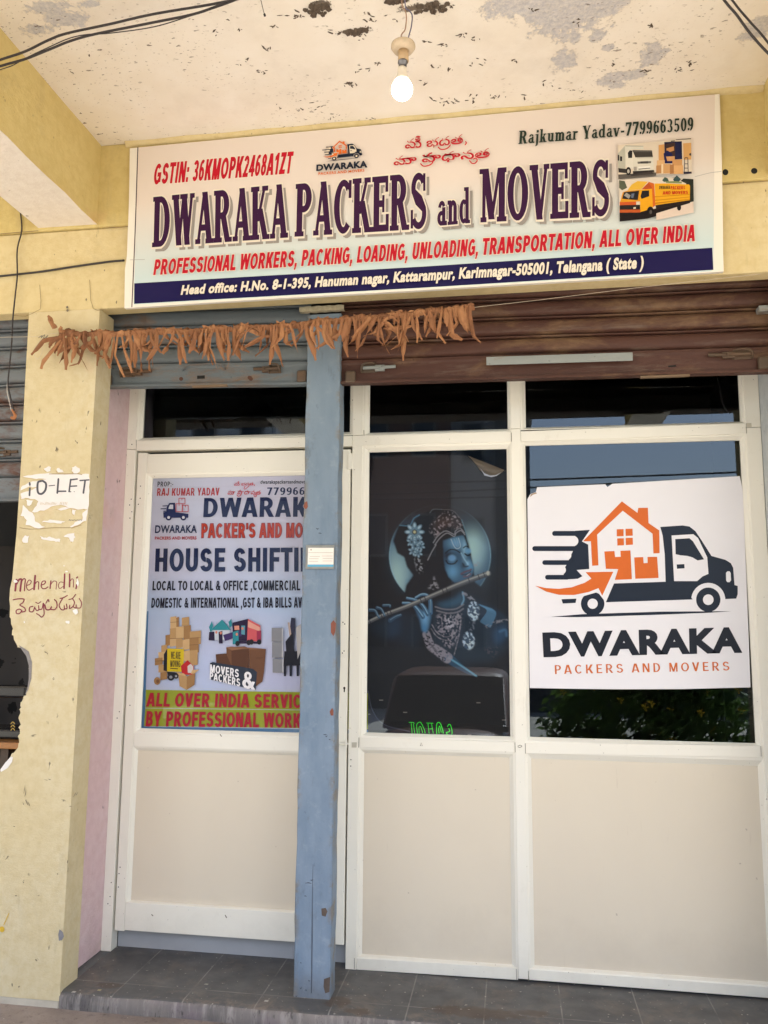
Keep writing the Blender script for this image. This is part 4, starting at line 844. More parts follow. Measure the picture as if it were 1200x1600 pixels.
EMB.append((NAVY, [(765, 487), (832, 483), (848, 497), (900, 582), (870, 587), (846, 573), (822, 566), (790, 563), (767, 558)])); EMB.append((NAVY, [(772, 606), (808, 604), (809, 624), (773, 626)]))
EMB.append((WHT, [(1003, 645), (1010, 638), (1020, 638), (1025, 646), (1027, 680), (1020, 689), (1010, 689), (1004, 682)]))
EMB.append((NAVY, arcp((920, 771), 57, 0, 354, 30))); EMB.append((WHT, arcp((920, 771), 25, 0, 345, 22)))
EMB.append((NAVY, arcp((378, 790), 55, 0, 354, 30))); EMB.append((WHT, arcp((378, 790), 24, 0, 345, 22)))
EMB.append((NAVY, [(296, 448), (365, 444), (328, 498), (357, 513), (362, 627), (303, 632), (330, 661), (308, 673), (255, 676), (243, 664), (240, 632), (258, 604), (266, 586), (286, 542), (298, 510)]))
for b in ((188, 320, 449, 472), (95, 300, 520, 543), (142, 275, 586, 608), (155, 262, 655, 677)): EMB.append((NAVY, pill(*b)))
for c in ((292, 496, 24), (262, 564, 20), (236, 632, 21)): EMB.append((WHT, [(c[0] - 60, c[1] - c[2])] + arcp((c[0] - c[2] * .2, c[1]), c[2], -90, 90, 10) + [(c[0] - 60, c[1] + c[2])]))
EMB.append((NAVY, [(183, 851), (330, 839), (700, 827), (1030, 825), (930, 832), (700, 841), (420, 850), (300, 853)])); EMB.append((NAVY, [(232, 769), (302, 766), (298, 786), (238, 789)]))
EMB.append((ORNG, [(333, 497), (515, 310), (588, 364), (592, 341), (637, 340), (640, 412), (690, 446), (692, 553), (663, 554), (659, 462), (519, 354), (399, 466), (405, 610), (376, 612), (370, 497)]))
for a in ([(491, 441), (523, 440), (523, 473), (491, 474)], [(532, 439), (565, 438), (566, 471), (533, 472)], [(493, 484), (524, 483), (525, 516), (494, 517)], [(533, 482), (566, 481), (567, 513), (534, 515)]): EMB.append((ORNG, a))
EMB.append((ORNG, [(433, 545), (480, 543), (483, 571), (510, 570), (508, 542), (555, 540), (562, 675), (482, 678), (498, 628), (440, 626)])); EMB.append((ORNG, [(573, 573), (615, 571), (617, 600), (636, 599), (635, 571), (680, 570), (687, 669), (578, 673)]))
ARW = [(108, 705), (160, 717), (220, 720), (280, 713), (340, 692), (372, 672), (345, 642), (475, 640), (423, 752), (405, 717), (360, 735), (290, 749), (220, 748), (160, 733)]
EMB.append((WHT, [(330, 632), (490, 627), (432, 775), (402, 735), (330, 756)])); EMB.append((ORNG, ARW))
big = lambda x, y: (800 + x / 3, 680 + y / 3)

wp = thing('window_poster', tuple(onY(1000, 1075, 3.65)), 'white poster with an orange house on a navy delivery truck, stuck on the right window', 'poster')
PS = [(72, 300), (86, 276), (112, 266), (118, 244), (270, 237), (437, 230), (447, 243), (470, 228), (760, 210), (1068, 192), (1082, 260), (1100, 700), (1118, 1182), (800, 1190), (500, 1191), (300, 1189), (83, 1185), (78, 800)]
g = MB(); pts = [onY(*big(*p), 3.6495) for p in PS]; g.prism([(p[0], p[2]) for p in pts], 3.6495, 3.6515)
g.build('sheet', plain('white_vinyl', (0.76, 0.755, 0.80), 0.38, 0.03, 3, 0.15, 6), wp)
q = Print(3.6492, wp)
for m, p in EMB: q.poly([big(*a) for a in p], m, 'emblem', 'emblem')
B_ = lambda *a: [big(*p) for p in a]
text(q, 'DWARAKA', *B_((148, 1041), (1080, 1020), (142, 925), (1078, 899)), printed((34, 40, 54), .35), .052, 1.08, label='navy word in wide capitals')
sans_text(q, 'PACKERS AND MOVERS', *B_((197, 1121), (1022, 1104), (195, 1077), (1020, 1060)), printed((218, 116, 60), .35), g=-.028, track=.17, label='orange words under the navy word')
q.done()
q = Print(3.649, wp); q.poly([big(*p) for p in [(84, 290), (88, 276), (112, 267), (117, 273), (98, 279)]], plain('torn_card', (0.35, 0.25, 0.16), 0.8), 't', 'torn_corner'); q.done()

# ------------------------------------------------------------------ the door poster
YD = DY + .026
dp = thing('door_poster', tuple(onY(350, 1138, YD)), 'house shifting poster with carton pictures and a yellow band, behind the door glass', 'poster')
g = MB(); x0, z0 = back(-1.70, .962, YD); x1, z1 = back(-.805, 2.142, YD); g.box(x0, x1, YD, YD + .003, z0, z1)
def mk_lav():
    k = NT('lavender_print'); sp = k.n('SeparateXYZ'); k.l(k.co, sp.inputs[0])
    w = k.n('TexWave'); w.inputs['Scale'].default_value = 7.0; w.inputs['Distortion'].default_value = 1.5; k.l(k.map((0.05, 0, 1.0), (0, 0.06, 0)), w.inputs['Vector'])
    c = k.mix(k.ramp(sp.outputs['Z'], 1.25, 1.75), lin((200, 206, 226)), lin((212, 211, 224)))
    band = k.math('SUBTRACT', 1.0, k.math('MULTIPLY', k.math('ABSOLUTE', k.math('SUBTRACT', sp.outputs['Z'], 1.53)), 5.0), True)
    c = k.mix(k.math('MULTIPLY', band, 0.55), c, lin((180, 206, 228)))
    c = k.mix(k.math('MULTIPLY', w.outputs['Fac'], 0.22), c, lin((222, 200, 214)))
    MATS['lavender_print'] = k.out(c, 0.45)
mk_lav()
g.build('sheet', 'lavender_print', dp)
q = Print(YD - .0003, dp)
A4 = lambda *a: [(200 + x / 4, 720 + y / 4) for x, y in a]
A5 = lambda *a: [(200 + x / 4, 940 + y / 4) for x, y in a]
BLUE = printed((96, 142, 182)); INK = printed((40, 52, 100)); DRK = printed((45, 45, 60)); RED = printed((204, 62, 66)); ORR = printed((216, 84, 62)); YGR = printed((186, 190, 50)); CRIM = printed((172, 34, 56)); MAG = printed((150, 50, 80))
q.poly(A5((75, 797), (1500, 826), (1500, 803), (104, 781), (128, 60), (112, 60)), BLUE, 'border', 'blue_border')
q.poly(A5((112, 551), (1500, 572), (1500, 680), (108, 664)), YGR, 'band', 'yellow_band'); q.poly(A5((108, 667), (1500, 684), (1500, 797), (100, 778)), YGR, 'band', 'yellow_band')
sans_text(q, 'PROP:-', *A4((182, 162), (283, 160), (184, 130), (283, 129)), DRK, g=-.01, track=.05)
sans_text(q, 'RAJ KUMAR YADAV', *A4((178, 219), (570, 216), (182, 172), (572, 168)), RED, g=.0, track=.045, label='red name line')
text(q, 'dwarakapackersandmovers', *A4((827, 144), (1108, 142), (829, 121), (1110, 118)), DRK, .018, upto=21)
sans_text(q, '7799663509', *A4((865, 214), (1104, 213), (868, 167), (1106, 165)), INK, g=.0, track=.05, upto=6, label='navy telephone number')
sans_text(q, 'DWARAKA', *A4((462, 351), (1120, 349), (468, 234), (1122, 226)), INK, g=.008, track=.02, upto=6, label='large navy word')
sans_text(q, "PACKER'S AND MOVERS", *A4((455, 480), (1090, 478), (457, 394), (1092, 390)), MAG, g=.045, track=.035, upto=15, key='pk0', name='lettering_outline')
sans_text(q, "PACKER'S AND MOVERS", *A4((455, 480), (1090, 478), (457, 394), (1092, 390)), ORR, g=.008, track=.035, upto=15, label='orange red words')
text(q, 'DWARAKA', *A4((168, 452), (430, 450), (171, 403), (431, 402)), INK, .026, key='dw2'); text(q, 'PACKERS AND MOVERS', *A4((168, 493), (428, 492), (168, 474), (428, 472)), RED, .028, 1.06, key='pm2')
sans_text(q, 'HOUSE SHIFTING', *A4((162, 690), (1066, 690), (167, 551), (1066, 545)), INK, g=.018, track=.045, upto=12, label='largest navy words')
sans_text(q, 'LOCAL TO LOCAL & OFFICE ,COMMERCIAL', *A4((150, 809), (1075, 809), (153, 752), (1075, 748)), DRK, g=.012, track=.045); sans_text(q, 'DOMESTIC & INTERNATIONAL ,GST & IBA BILLS AVAILABLE', *A4((143, 918), (1086, 917), (147, 858), (1086, 854)), DRK, g=.014, track=.045, upto=44)
sans_text(q, 'ALL OVER INDIA SERVICE', *A5((113, 654), (1024, 664), (123, 571), (1024, 582)), CRIM, g=.02, track=.045, upto=20, label='crimson words on yellow'); sans_text(q, 'BY PROFESSIONAL WORKERS', *A5((106, 778), (1078, 787), (114, 686), (1078, 700)), CRIM, g=.02, track=.045, upto=20, label='crimson words on yellow')
# small truck emblem
T4 = lambda pts: A4(*pts)
for m, p in ((INK, [(238, 318), (242, 290), (258, 264), (294, 262), (298, 322), (378, 332), (376, 356), (222, 356), (220, 322)]), (printed((206, 208, 222)), [(252, 300), (262, 274), (282, 274), (282, 302)]), (INK, arcp((254, 354), 19, 0, 340, 16)), (printed((206, 208, 222)), arcp((254, 354), 9, 0, 340, 12)), (INK, arcp((346, 354), 19, 0, 340, 16)), (printed((206, 208, 222)), arcp((346, 354), 9, 0, 340, 12)),
             (INK, [(215, 280), (250, 278), (248, 284), (216, 285)]), (INK, [(203, 297), (240, 296), (238, 302), (204, 303)]), (INK, [(220, 313), (236, 312), (236, 318), (221, 318)])): q.poly(T4(p), m, 'small_emblem', 'small_emblem')
for b in ((300, 268, 338, 318), (340, 278, 376, 318), (318, 234, 356, 268)):
    for s in ([(b[0], b[1]), (b[2], b[1])], [(b[0], b[3]), (b[2], b[3])], [(b[0], b[1]), (b[0], b[3])], [(b[2], b[1]), (b[2], b[3])], [((b[0] + b[2]) / 2, b[1]), ((b[0] + b[2]) / 2, b[1] + 12)]): q.ribbon(T4(s), .9, RED, 'small_emblem', 'small_emblem', smooth=False)
# Telugu motto, drawn stroke by stroke
SUBS = [[(568, 180), (595, 200), (640, 196), (668, 178), (682, 158)], [(825, 128), (832, 140), (820, 158)], [(403, 335), (430, 357), (475, 352), (505, 336), (520, 315)], [(862, 306), (884, 330), (916, 328), (934, 302), (918, 282), (900, 292)]]
WORDS = [('\u0c2e\u0c40', (255, 195), (412, 184), (262, 82), (412, 70)), ('\u0c2d\u0c26\u0c24', (458, 192), (800, 162), (458, 100), (800, 58)),
         ('\u0c2e\u0c3e', (150, 352), (366, 333), (150, 266), (366, 248)), ('\u0c2a\u0c3e\u0c27\u0c3e\u0c28\u0c24', (415, 338), (1050, 291), (415, 236), (1050, 184))]
def motto(pr, fn, w, mat, key, off, name, label=None):
    """the Telugu motto: letters of the built-in face, the joined consonants drawn below them as strokes"""
    for body, *c in WORDS: text(pr, body, *[fn(*p) for p in c], mat, off, 1.0, name=name, label=label, key=key, fit=True)
    for s in SUBS: pr.ribbon([fn(*p) for p in s], w, mat, key, name, label)
motto(q, lambda x, y: (365.5 + (x - 255) / 580 * 32.5, 752.2 + (y + .07 * (x - 255) - 82) / 120 * 7.0) if y < 205 and not (x < 540 and y > 200) and y + .07 * x < 235 else (355.5 + (x - 150) / 900 * 52, 765.6 + (y + .085 * (x - 150) - 262) / 90 * 7.2), .95, RED, 'tel', .012, 'lettering')
# cartons, van and cabinet pictures
TAN, TAN2, TAN3, BRN, BRN2, BRN3 = printed((186, 150, 104)), printed((160, 122, 80)), printed((206, 172, 126)), printed((122, 84, 62)), printed((100, 66, 50)), printed((142, 102, 76))
PIC = ['carton_pile_picture']
def pic(pts, m): q.poly(A5(*pts), m, PIC[0], PIC[0])
def qd(x0, y0, x1, y1, m, sk=0): pic([(x0, y0 + sk), (x1, y0 - sk), (x1, y1 - sk), (x0, y1 + sk)], m)
for b in ((264, 94, 302, 166, TAN3), (302, 98, 318, 164, TAN2), (336, 98, 382, 150, TAN), (262, 166, 300, 232, TAN), (300, 156, 348, 232, TAN3), (348, 150, 392, 240, TAN2), (386, 184, 455, 268, TAN), (234, 208, 262, 276, TAN2), (262, 232, 300, 280, TAN3), (300, 232, 342, 290, TAN), (342, 236, 384, 300, TAN3), (384, 226, 442, 320, TAN2), (208, 272, 244, 330, TAN), (190, 314, 238, 372, TAN3), (384, 304, 436, 398, TAN), (168, 352, 216, 396, TAN2), (190, 394, 240, 440, TAN), (202, 440, 244, 488, TAN2), (348, 306, 386, 372, TAN3)): qd(*b, sk=3)
for x0, x1, y in ((264, 318, 130), (386, 455, 228), (262, 342, 232), (168, 238, 372), (384, 442, 272)): q.ribbon(A5((x0, y), (x1, y - 4)), .6, BRN, PIC[0], PIC[0], smooth=False, cap=False)
YLW, BLK2, LGY = printed((212, 186, 40)), printed((40, 40, 48)), printed((150, 152, 160))
pic([(224, 330), (246, 292), (246, 438), (222, 430)], BLK2); pic([(246, 292), (350, 296), (346, 440), (244, 436)], YLW)
sans_text(q, 'WE ARE', *A5((268, 358), (328, 360), (268, 312), (328, 314)), BLK2, track=.05, key=PIC[0], name=PIC[0]); sans_text(q, 'MOVING', *A5((264, 408), (328, 410), (264, 366), (328, 368)), BLK2, track=.05, key=PIC[0], name=PIC[0]); q.ribbon(A5((264, 418), (312, 420)), 1.2, BLK2, PIC[0], PIC[0], smooth=False, cap=False)
pic([(244, 438), (330, 446), (330, 466), (250, 462)], BLK2)
for c, r in (((268, 472), 22), ((300, 466), 16)): q.ell(A5(c)[0], r / 4, r / 4, BLK2, key=PIC[0], name=PIC[0]); q.ell(A5(c)[0], r / 9, r / 9, LGY, key=PIC[0], name=PIC[0])
q.ell(A5((182, 496))[0], 5, 6, TAN2, key=PIC[0], name=PIC[0]); q.ell(A5((186, 498))[0], 2.4, 3, BRN, key=PIC[0], name=PIC[0])
pic([(330, 402), (372, 366), (412, 404), (408, 458), (338, 456)], printed((186, 40, 48))); pic([(372, 404), (392, 388), (408, 406), (406, 446), (374, 446)], printed((214, 206, 206)))
pic([(316, 458), (368, 468), (366, 552), (322, 528)], TAN); pic([(368, 468), (420, 446), (416, 520), (366, 552)], TAN2); pic([(316, 458), (300, 440), (350, 450), (368, 468)], TAN3); pic([(420, 446), (446, 424), (400, 428), (392, 452)], TAN3)
# van loading illustration
PIC[0] = 'loading_van_picture'
TEAL, MAR, CRL, PUR = printed((46, 138, 152)), printed((44, 32, 66)), printed((206, 92, 100)), printed((70, 54, 110))
pic([(514, 180), (588, 112), (644, 178)], TEAL); pic([(530, 178), (636, 178), (632, 240), (532, 240)], printed((196, 204, 218)))
pic([(506, 160), (524, 122), (532, 150), (518, 200)], TEAL); pic([(628, 128), (646, 106), (650, 150), (636, 164)], TEAL); pic([(508, 190), (540, 188), (542, 244), (504, 242)], MAR); pic([(566, 190), (590, 182), (592, 262), (568, 262)], MAR)
pic([(652, 132), (750, 108), (744, 246), (656, 244)], MAR); pic([(750, 108), (828, 150), (828, 248), (744, 246)], CRL); pic([(750, 120), (826, 162), (826, 186), (750, 160)], printed((226, 164, 148))); pic([(804, 184), (832, 180), (832, 262), (806, 262)], printed((158, 52, 84)))
pic([(662, 244), (832, 252), (832, 264), (664, 262)], MAR); pic([(594, 208), (700, 178), (712, 214), (606, 246)], PUR); pic([(655, 190), (690, 180), (692, 262), (654, 268)], TEAL); pic([(664, 152), (694, 150), (696, 176), (666, 178)], printed((218, 150, 130))); pic([(708, 150), (732, 150), (730, 208), (708, 204)], printed((92, 150, 170)))
for c in ((684, 262), (754, 256), (772, 252), (820, 252)): q.ell(A5(c)[0], 3.4, 4.2, BLK2, key=PIC[0], name=PIC[0])
for c in ((552, 192), (580, 196), (680, 204), (716, 168)): q.ell(A5(c)[0], 1.8, 2.2, printed((208, 132, 112)), key=PIC[0], name=PIC[0])
# brown boxes with block words
PIC[0] = 'brown_boxes_picture'
pic([(548, 330), (616, 324), (646, 332), (646, 400), (552, 388)], BRN2); pic([(614, 286), (730, 280), (758, 292), (756, 420), (646, 400), (616, 330)], BRN); pic([(646, 306), (758, 292), (756, 420), (648, 402)], BRN2); pic([(758, 292), (862, 296), (850, 440), (840, 500), (800, 528), (758, 430)], BRN); pic([(614, 286), (640, 282), (760, 288), (650, 306)], BRN3); pic([(700, 284), (766, 288), (862, 296), (764, 298)], BRN3)
pic([(512, 384), (530, 378), (716, 408), (780, 420), (806, 440), (798, 552), (742, 540), (512, 486)], printed((52, 62, 80)))
sans_text(q, 'MOVERS', *A5((510, 440), (692, 474), (512, 392), (694, 424)), WHT, g=.01, track=.05, key=PIC[0], name=PIC[0]); sans_text(q, 'PACKERS', *A5((508, 484), (700, 532), (510, 440), (702, 482)), WHT, g=.01, track=.05, key=PIC[0], name=PIC[0]); sans_text(q, '&', *A5((712, 538), (792, 552), (714, 434), (796, 446)), WHT, g=.01, track=.05, key=PIC[0], name=PIC[0])
for p in ([(688, 360), (730, 358)], [(800, 352), (842, 352)]): q.ribbon(A5(*p), 1.0, BRN2, PIC[0], PIC[0], smooth=False, cap=False)
PIC[0] = 'furniture_picture'
for b in ((898, 164, 962, 250), (900, 254, 962, 350), (904, 356, 964, 444)): qd(*b, printed((140, 142, 150))); qd(b[2], b[1], b[2] + 8, b[3], printed((190, 192, 200)))
pic([(1020, 100), (1044, 104), (1044, 180), (1036, 300), (1012, 300), (1010, 190)], printed((58, 60, 84))); pic([(998, 130), (1010, 130), (1026, 240), (1014, 250)], printed((190, 170, 160))); pic([(984, 250), (1030, 190), (1040, 330), (990, 330)], printed((36, 38, 52))); pic([(978, 310), (1080, 310), (1080, 400), (972, 400)], printed((30, 34, 48)))
for x in (980, 1016, 1060): pic([(x - 8, 396), (x + 10, 396), (x + 8, 466), (x - 6, 466)], printed((34, 38, 54)))
pic([(1050, 160), (1080, 140), (1084, 300), (1060, 360)], printed((186, 184, 186)))
q.done()

# ------------------------------------------------------------------ the dark devotional poster, painted point by point on a fine grid
STEP = 0.8; PX0, PX1, PY0, PY1 = 572.0, 800.0, 708.0, 1152.0
gu, gv = np.meshgrid(np.arange(PX0, PX1, STEP), np.arange(PY0, PY1, STEP)); GH, GW = gu.shape
IM = np.zeros((GH, GW, 3)); IM[:] = lin((22, 21, 24))
a_ = lambda *p: [(560 + x / 4.615, 680 + y / 4.615) for x, y in p]
b_2 = lambda *p: [(560 + x / 4.615, 900 + y / 4.615) for x, y in p]
def blur(m, s):
    n = max(1, int(round(s / STEP)))
    for ax in (0, 1):
        for _ in range(2):
            k = np.ones(2 * n + 1) / (2 * n + 1); m = np.apply_along_axis(lambda r: np.convolve(np.pad(r, n, 'edge'), k, 'valid'), ax, m)
    return m
def pm(pts, s=0.0):
    c = np.zeros(gu.shape, bool); n = len(pts)
    for i in range(n):
        (x0, y0), (x1, y1) = pts[i], pts[(i + 1) % n]
        if y0 == y1: continue
        cr_ = ((y0 > gv) != (y1 > gv)) & (gu < (x1 - x0) * (gv - y0) / (y1 - y0) + x0); c ^= cr_
    m = c.astype(float); return blur(m, s) if s else m
def sm(pts, w, soft=1.0, spl=True, taper=None):
    q = spline(pts, 5) if spl else pts; d = np.full(gu.shape, 1e9); n = len(q) - 1
    for i in range(n):
        (x0, y0), (x1, y1) = q[i], q[i + 1]; dx, dy = x1 - x0, y1 - y0; l = dx * dx + dy * dy + 1e-9
        t = np.clip(((gu - x0) * dx + (gv - y0) * dy) / l, 0, 1); ww = w if taper is None else taper[0] + (taper[1] - taper[0]) * (i + t) / n
        d = np.minimum(d, np.hypot(gu - x0 - t * dx, gv - y0 - t * dy) - ww / 2)
    return np.clip(0.5 - d / soft, 0, 1)
def el(c, rx, ry, soft=1.5, rot=0):
    x, y = gu - c[0], gv - c[1]; cs, sn = math.cos(R(rot)), math.sin(R(rot)); x, y = x * cs + y * sn, -x * sn + y * cs
    return np.clip((1 - np.hypot(x / rx, y / ry)) * min(rx, ry) / soft + 0.5, 0, 1)
def gl(c, rx, ry): return np.exp(-(((gu - c[0]) / rx) ** 2 + ((gv - c[1]) / ry) ** 2))
def put(m, c, o=1.0):
    global IM
    l = np.array(lin(c)) if not isinstance(c, np.ndarray) else c; m = np.clip(m * o, 0, 1)[..., None]; IM = IM * (1 - m) + l * m
rng = np.random.default_rng(5); NZ = rng.random(gu.shape); NZ2 = blur(rng.random(gu.shape), 0.8); NZ2 = (NZ2 - NZ2.min()) / (NZ2.max() - NZ2.min())
# brown and grey house reflections painted into the print
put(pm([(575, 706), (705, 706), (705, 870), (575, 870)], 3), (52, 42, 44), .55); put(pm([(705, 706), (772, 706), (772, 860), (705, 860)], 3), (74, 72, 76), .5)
# halo
hc = (687.5, 868.0); hr = 79.0; rr_ = np.hypot(gu - hc[0], gv - hc[1]); disc = np.clip((hr - rr_) / 2.4 + .5, 0, 1)
fade = np.clip((gv - 800) / 55, 0, 1)
tone = 0.25 * gl((620, 880), 40, 60) + 0.9 * gl((618, 895), 22, 50) + 0.95 * gl((738, 852), 26, 45) + .15
halo = np.array(lin((58, 104, 140)))[None, None] * (1 - gl((620, 900), 22, 45)[..., None] * .8 - gl((738, 855), 22, 40)[..., None] * .8) + np.array(lin((178, 200, 190)))[None, None] * (gl((620, 900), 22, 45)[..., None] * .8 + gl((738, 855), 22, 40)[..., None] * .85)
o = np.clip(disc * fade * (tone + .25), 0, 1)[..., None]; IM = IM * (1 - o) + halo * o
put(np.clip(1 - np.abs(rr_ - hr) / 1.6, 0, 1) * np.clip((gv - 790) / 70, 0.05, 1) * (.35 + .65 * (gl((612, 890), 26, 40) + gl((765, 850), 26, 45))), (150, 190, 205), .7)
put(np.exp(-np.clip(rr_ - hr, 0, 99) / 6) * (rr_ > hr) * fade, (44, 66, 82), .35)
put(pm(b_2((330, 110), (400, 10), (340, 20)), 2), (60, 110, 140), .3)
# hair, neck and shoulders as one dark mass
hair = a_((250, 760), (290, 655), (345, 640), (380, 640), (440, 580), (510, 545), (600, 525), (680, 545), (740, 610), (770, 690), (800, 800), (830, 950), (840, 1060), (880, 1090), (900, 1108)) + b_2((920, 180), (1000, 230), (1090, 320), (1100, 700), (80, 700), (80, 330), (200, 200), (330, 130)) + a_((345, 1080), (395, 1010), (350, 950), (330, 880), (280, 850))
put(pm(hair, 1.2), (24, 23, 28))
put(sm(a_((440, 575), (400, 600), (370, 650), (300, 650)), 1.6, 1.5), (96, 150, 180), .55); put(sm(a_((745, 610), (772, 690), (790, 770)), 1.2, 1.2), (110, 150, 165), .6)
# face
face = a_((612, 760), (690, 735), (755, 720), (772, 760), (785, 800), (800, 850), (815, 905), (832, 950), (826, 985), (818, 1010), (806, 1030), (785, 1050), (740, 1062), (690, 1060), (650, 1020), (625, 960), (614, 880))
fm = pm(face, 1.2); put(fm, (44, 74, 98))
for c, rx, ry, col, oo in (((712, 848), 13, 10, (112, 158, 188), .85), ((707, 893), 11, 13, (104, 154, 186), .9), ((735, 885), 8, 10, (96, 150, 184), .7), ((726, 858), 4, 16, (150, 188, 206), .8), ((731, 880), 3, 4, (150, 190, 210), .6), ((722, 905), 8, 5, (70, 104, 130), .5), ((700, 868), 8, 6, (30, 36, 50), .95), ((724, 884), 3.5, 4, (20, 28, 42), .8), ((734, 861), 6, 5, (34, 42, 58), .8)):
    put(gl(c, rx, ry) * fm, col, oo)
for p, w in ((a_((628, 850), (660, 826), (700, 828), (732, 846)), 2.0), (a_((758, 812), (775, 800), (792, 806)), 1.8), (a_((632, 905), (650, 926), (690, 926), (712, 905)), 2.4), (a_((768, 855), (788, 868), (808, 858)), 2.2)): put(sm(p, w, 1.2), (14, 15, 22), .95)
put(el(a_((675, 886))[0], 6, 5, 3) , (120, 165, 200), .75); put(el(a_((792, 835))[0], 4.5, 4, 3), (112, 160, 192), .8)
put(sm(a_((742, 850), (762, 890), (786, 925), (790, 938)), 1.6, 2), (160, 198, 214), .7); put(sm(a_((752, 925), (768, 948), (790, 944)), 2.2, 1.6), (22, 28, 40), .9)
put(sm(a_((742, 1000), (770, 985), (800, 975), (812, 968)), 3.0, 1.6), (92, 62, 72), .9); put(sm(a_((748, 1006), (780, 1004), (812, 980)), 1.2, 1), (26, 20, 28), .95); put(sm(a_((760, 1020), (790, 1016), (808, 1000)), 2.6, 1.6), (104, 74, 86), .8); put(sm(a_((782, 1012), (800, 1000)), 1, 1), (190, 190, 196), .6)
put(sm(a_((668, 750), (690, 800), (712, 818), (736, 800), (722, 742)), 1.3, 1), (176, 190, 196), .8); put(sm(a_((692, 750), (708, 798), (720, 796), (708, 744)), 1.0, 1), (140, 166, 180), .7)
# crown band, beads and curls
for p in (a_((540, 775), (575, 725), (630, 690), (690, 715), (700, 690), (735, 672), (765, 705)), a_((552, 790), (590, 740), (640, 706), (690, 730), (706, 704), (740, 688), (768, 718)), a_((500, 900), (530, 840), (560, 790))): put(sm(p, 1.5, 1), (150, 146, 150), .8)
crown = pm(a_((515, 690), (530, 620), (590, 580), (640, 545), (690, 560), (735, 610), (760, 670), (700, 680), (650, 650), (600, 690), (550, 740)), 2)
put(crown * np.clip((NZ2 - .52) * 7, 0, 1), (176, 160, 164), .75); put(crown * np.clip((.46 - NZ2) * 7, 0, 1), (14, 12, 16), .8); put(crown * gl((697, 818), 22, 12), (96, 72, 66), .45)
put(sm(a_((515, 560), (540, 535), (600, 535)), 1.0, 1), (110, 118, 124), .6); put(sm(a_((600, 535), (680, 545), (740, 605)), .9, 1), (120, 110, 112), .6)
def petals(c, r, n, w, c1, c2, rot=0):
    for i in range(n):
        a = R(rot + 360 * i / n); e = (c[0] + r * .62 * math.cos(a), c[1] + r * .62 * math.sin(a)); put(el(e, r * .46, w, 1, math.degrees(a)), c1, .92); put(el((c[0] + r * .72 * math.cos(a), c[1] + r * .72 * math.sin(a)), r * .22, w * .5, 1, math.degrees(a)), c2, .8)
fl1 = a_((405, 698))[0]; petals(fl1, 14.5, 8, 3.4, (104, 132, 150), (186, 204, 212)); put(el(fl1, 4, 4), (60, 62, 64)); put(el(fl1, 2.2, 2.2), (198, 186, 140))
for c, r_x in ((a_((385, 770))[0], 8), (a_((430, 760))[0], 8), (a_((410, 800))[0], 9), (a_((448, 800))[0], 7), (a_((395, 835))[0], 7.5), (a_((430, 850))[0], 7)): petals(c, r_x, 6, 2.0, (96, 122, 140), (170, 190, 200), 20)
put(pm(a_((405, 880), (440, 880), (475, 960), (455, 995), (430, 985), (410, 920)), 1.5) * np.clip((NZ2 - .5) * 8, 0, 1), (160, 160, 166), .8)
put(pm(a_((545, 1010), (560, 1060), (585, 1100), (545, 1115), (500, 1105), (535, 1060)), 1.2) * np.clip((NZ2 - .42) * 7, 0, 1), (150, 146, 152), .8)
# neck and chest
put(pm(b_2((560, 205), (700, 165), (760, 130), (870, 195), (1000, 250), (1075, 320), (1080, 520), (960, 620), (700, 640), (560, 560), (520, 400), (540, 260)), 6), (34, 50, 66), .75); put(pm(b_2((75, 330), (210, 300), (330, 250), (420, 300), (470, 420), (420, 520), (260, 480), (120, 420)), 7), (30, 44, 60), .6)
put(pm(b_2((560, 200), (700, 160), (750, 110), (762, 190), (700, 220), (620, 235)), 3), (52, 88, 112), .8); put(sm(b_2((752, 118), (760, 170), (745, 205)), 2.2, 2), (124, 170, 196), .8)
for p in (b_2((555, 222), (620, 240), (700, 238), (758, 205)), b_2((565, 250), (640, 268), (710, 262), (756, 236))): put(sm(p, 2.2, 1.4), (128, 124, 130), .8)
chest = pm(b_2((565, 280), (745, 260), (742, 330), (715, 450), (660, 530), (620, 500), (570, 400)), 2)
put(chest * np.clip((NZ2 - .50) * 8, 0, 1), (150, 142, 150), .8); put(pm(b_2((625, 290), (695, 285), (690, 360), (665, 400), (635, 370)), 1.5) * np.clip((NZ2 - .42) * 7, 0, 1), (186, 180, 188), .8)
for p in (b_2((530, 350), (570, 410), (640, 440), (710, 400)), b_2((525, 380), (570, 440), (650, 465), (700, 430)), b_2((740, 300), (725, 430), (690, 570)), b_2((600, 300), (605, 380)), b_2((720, 280), (712, 370))): put(sm(p, 1.6, 1.0) * (0.45 + .55 * (NZ2 > .5)), (156, 148, 154), .75)
# tassels
put(sm(b_2((760, 130), (800, 150), (835, 185)), 5.5, 2) * np.clip((NZ2 - .4) * 6, 0, 1), (150, 148, 158), .8)
for c, rx, ry in ((b_2((832, 252))[0], 9.5, 15.5), (b_2((795, 465))[0], 9.5, 14)):
    put(el(c, rx, ry, 2), (66, 84, 104), .95); put(el(c, rx, ry, 2) * np.clip((NZ2 - .45) * 7, 0, 1), (188, 204, 216), .9); put(gl((c[0] + 1, c[1] + 4), 6, 7) * np.clip((NZ2 - .4) * 5, 0, 1), (206, 214, 206), .6)
put(pm(b_2((795, 330), (840, 325), (835, 390), (800, 395)), 1) * np.clip((NZ2 - .45) * 7, 0, 1), (110, 116, 128), .8)
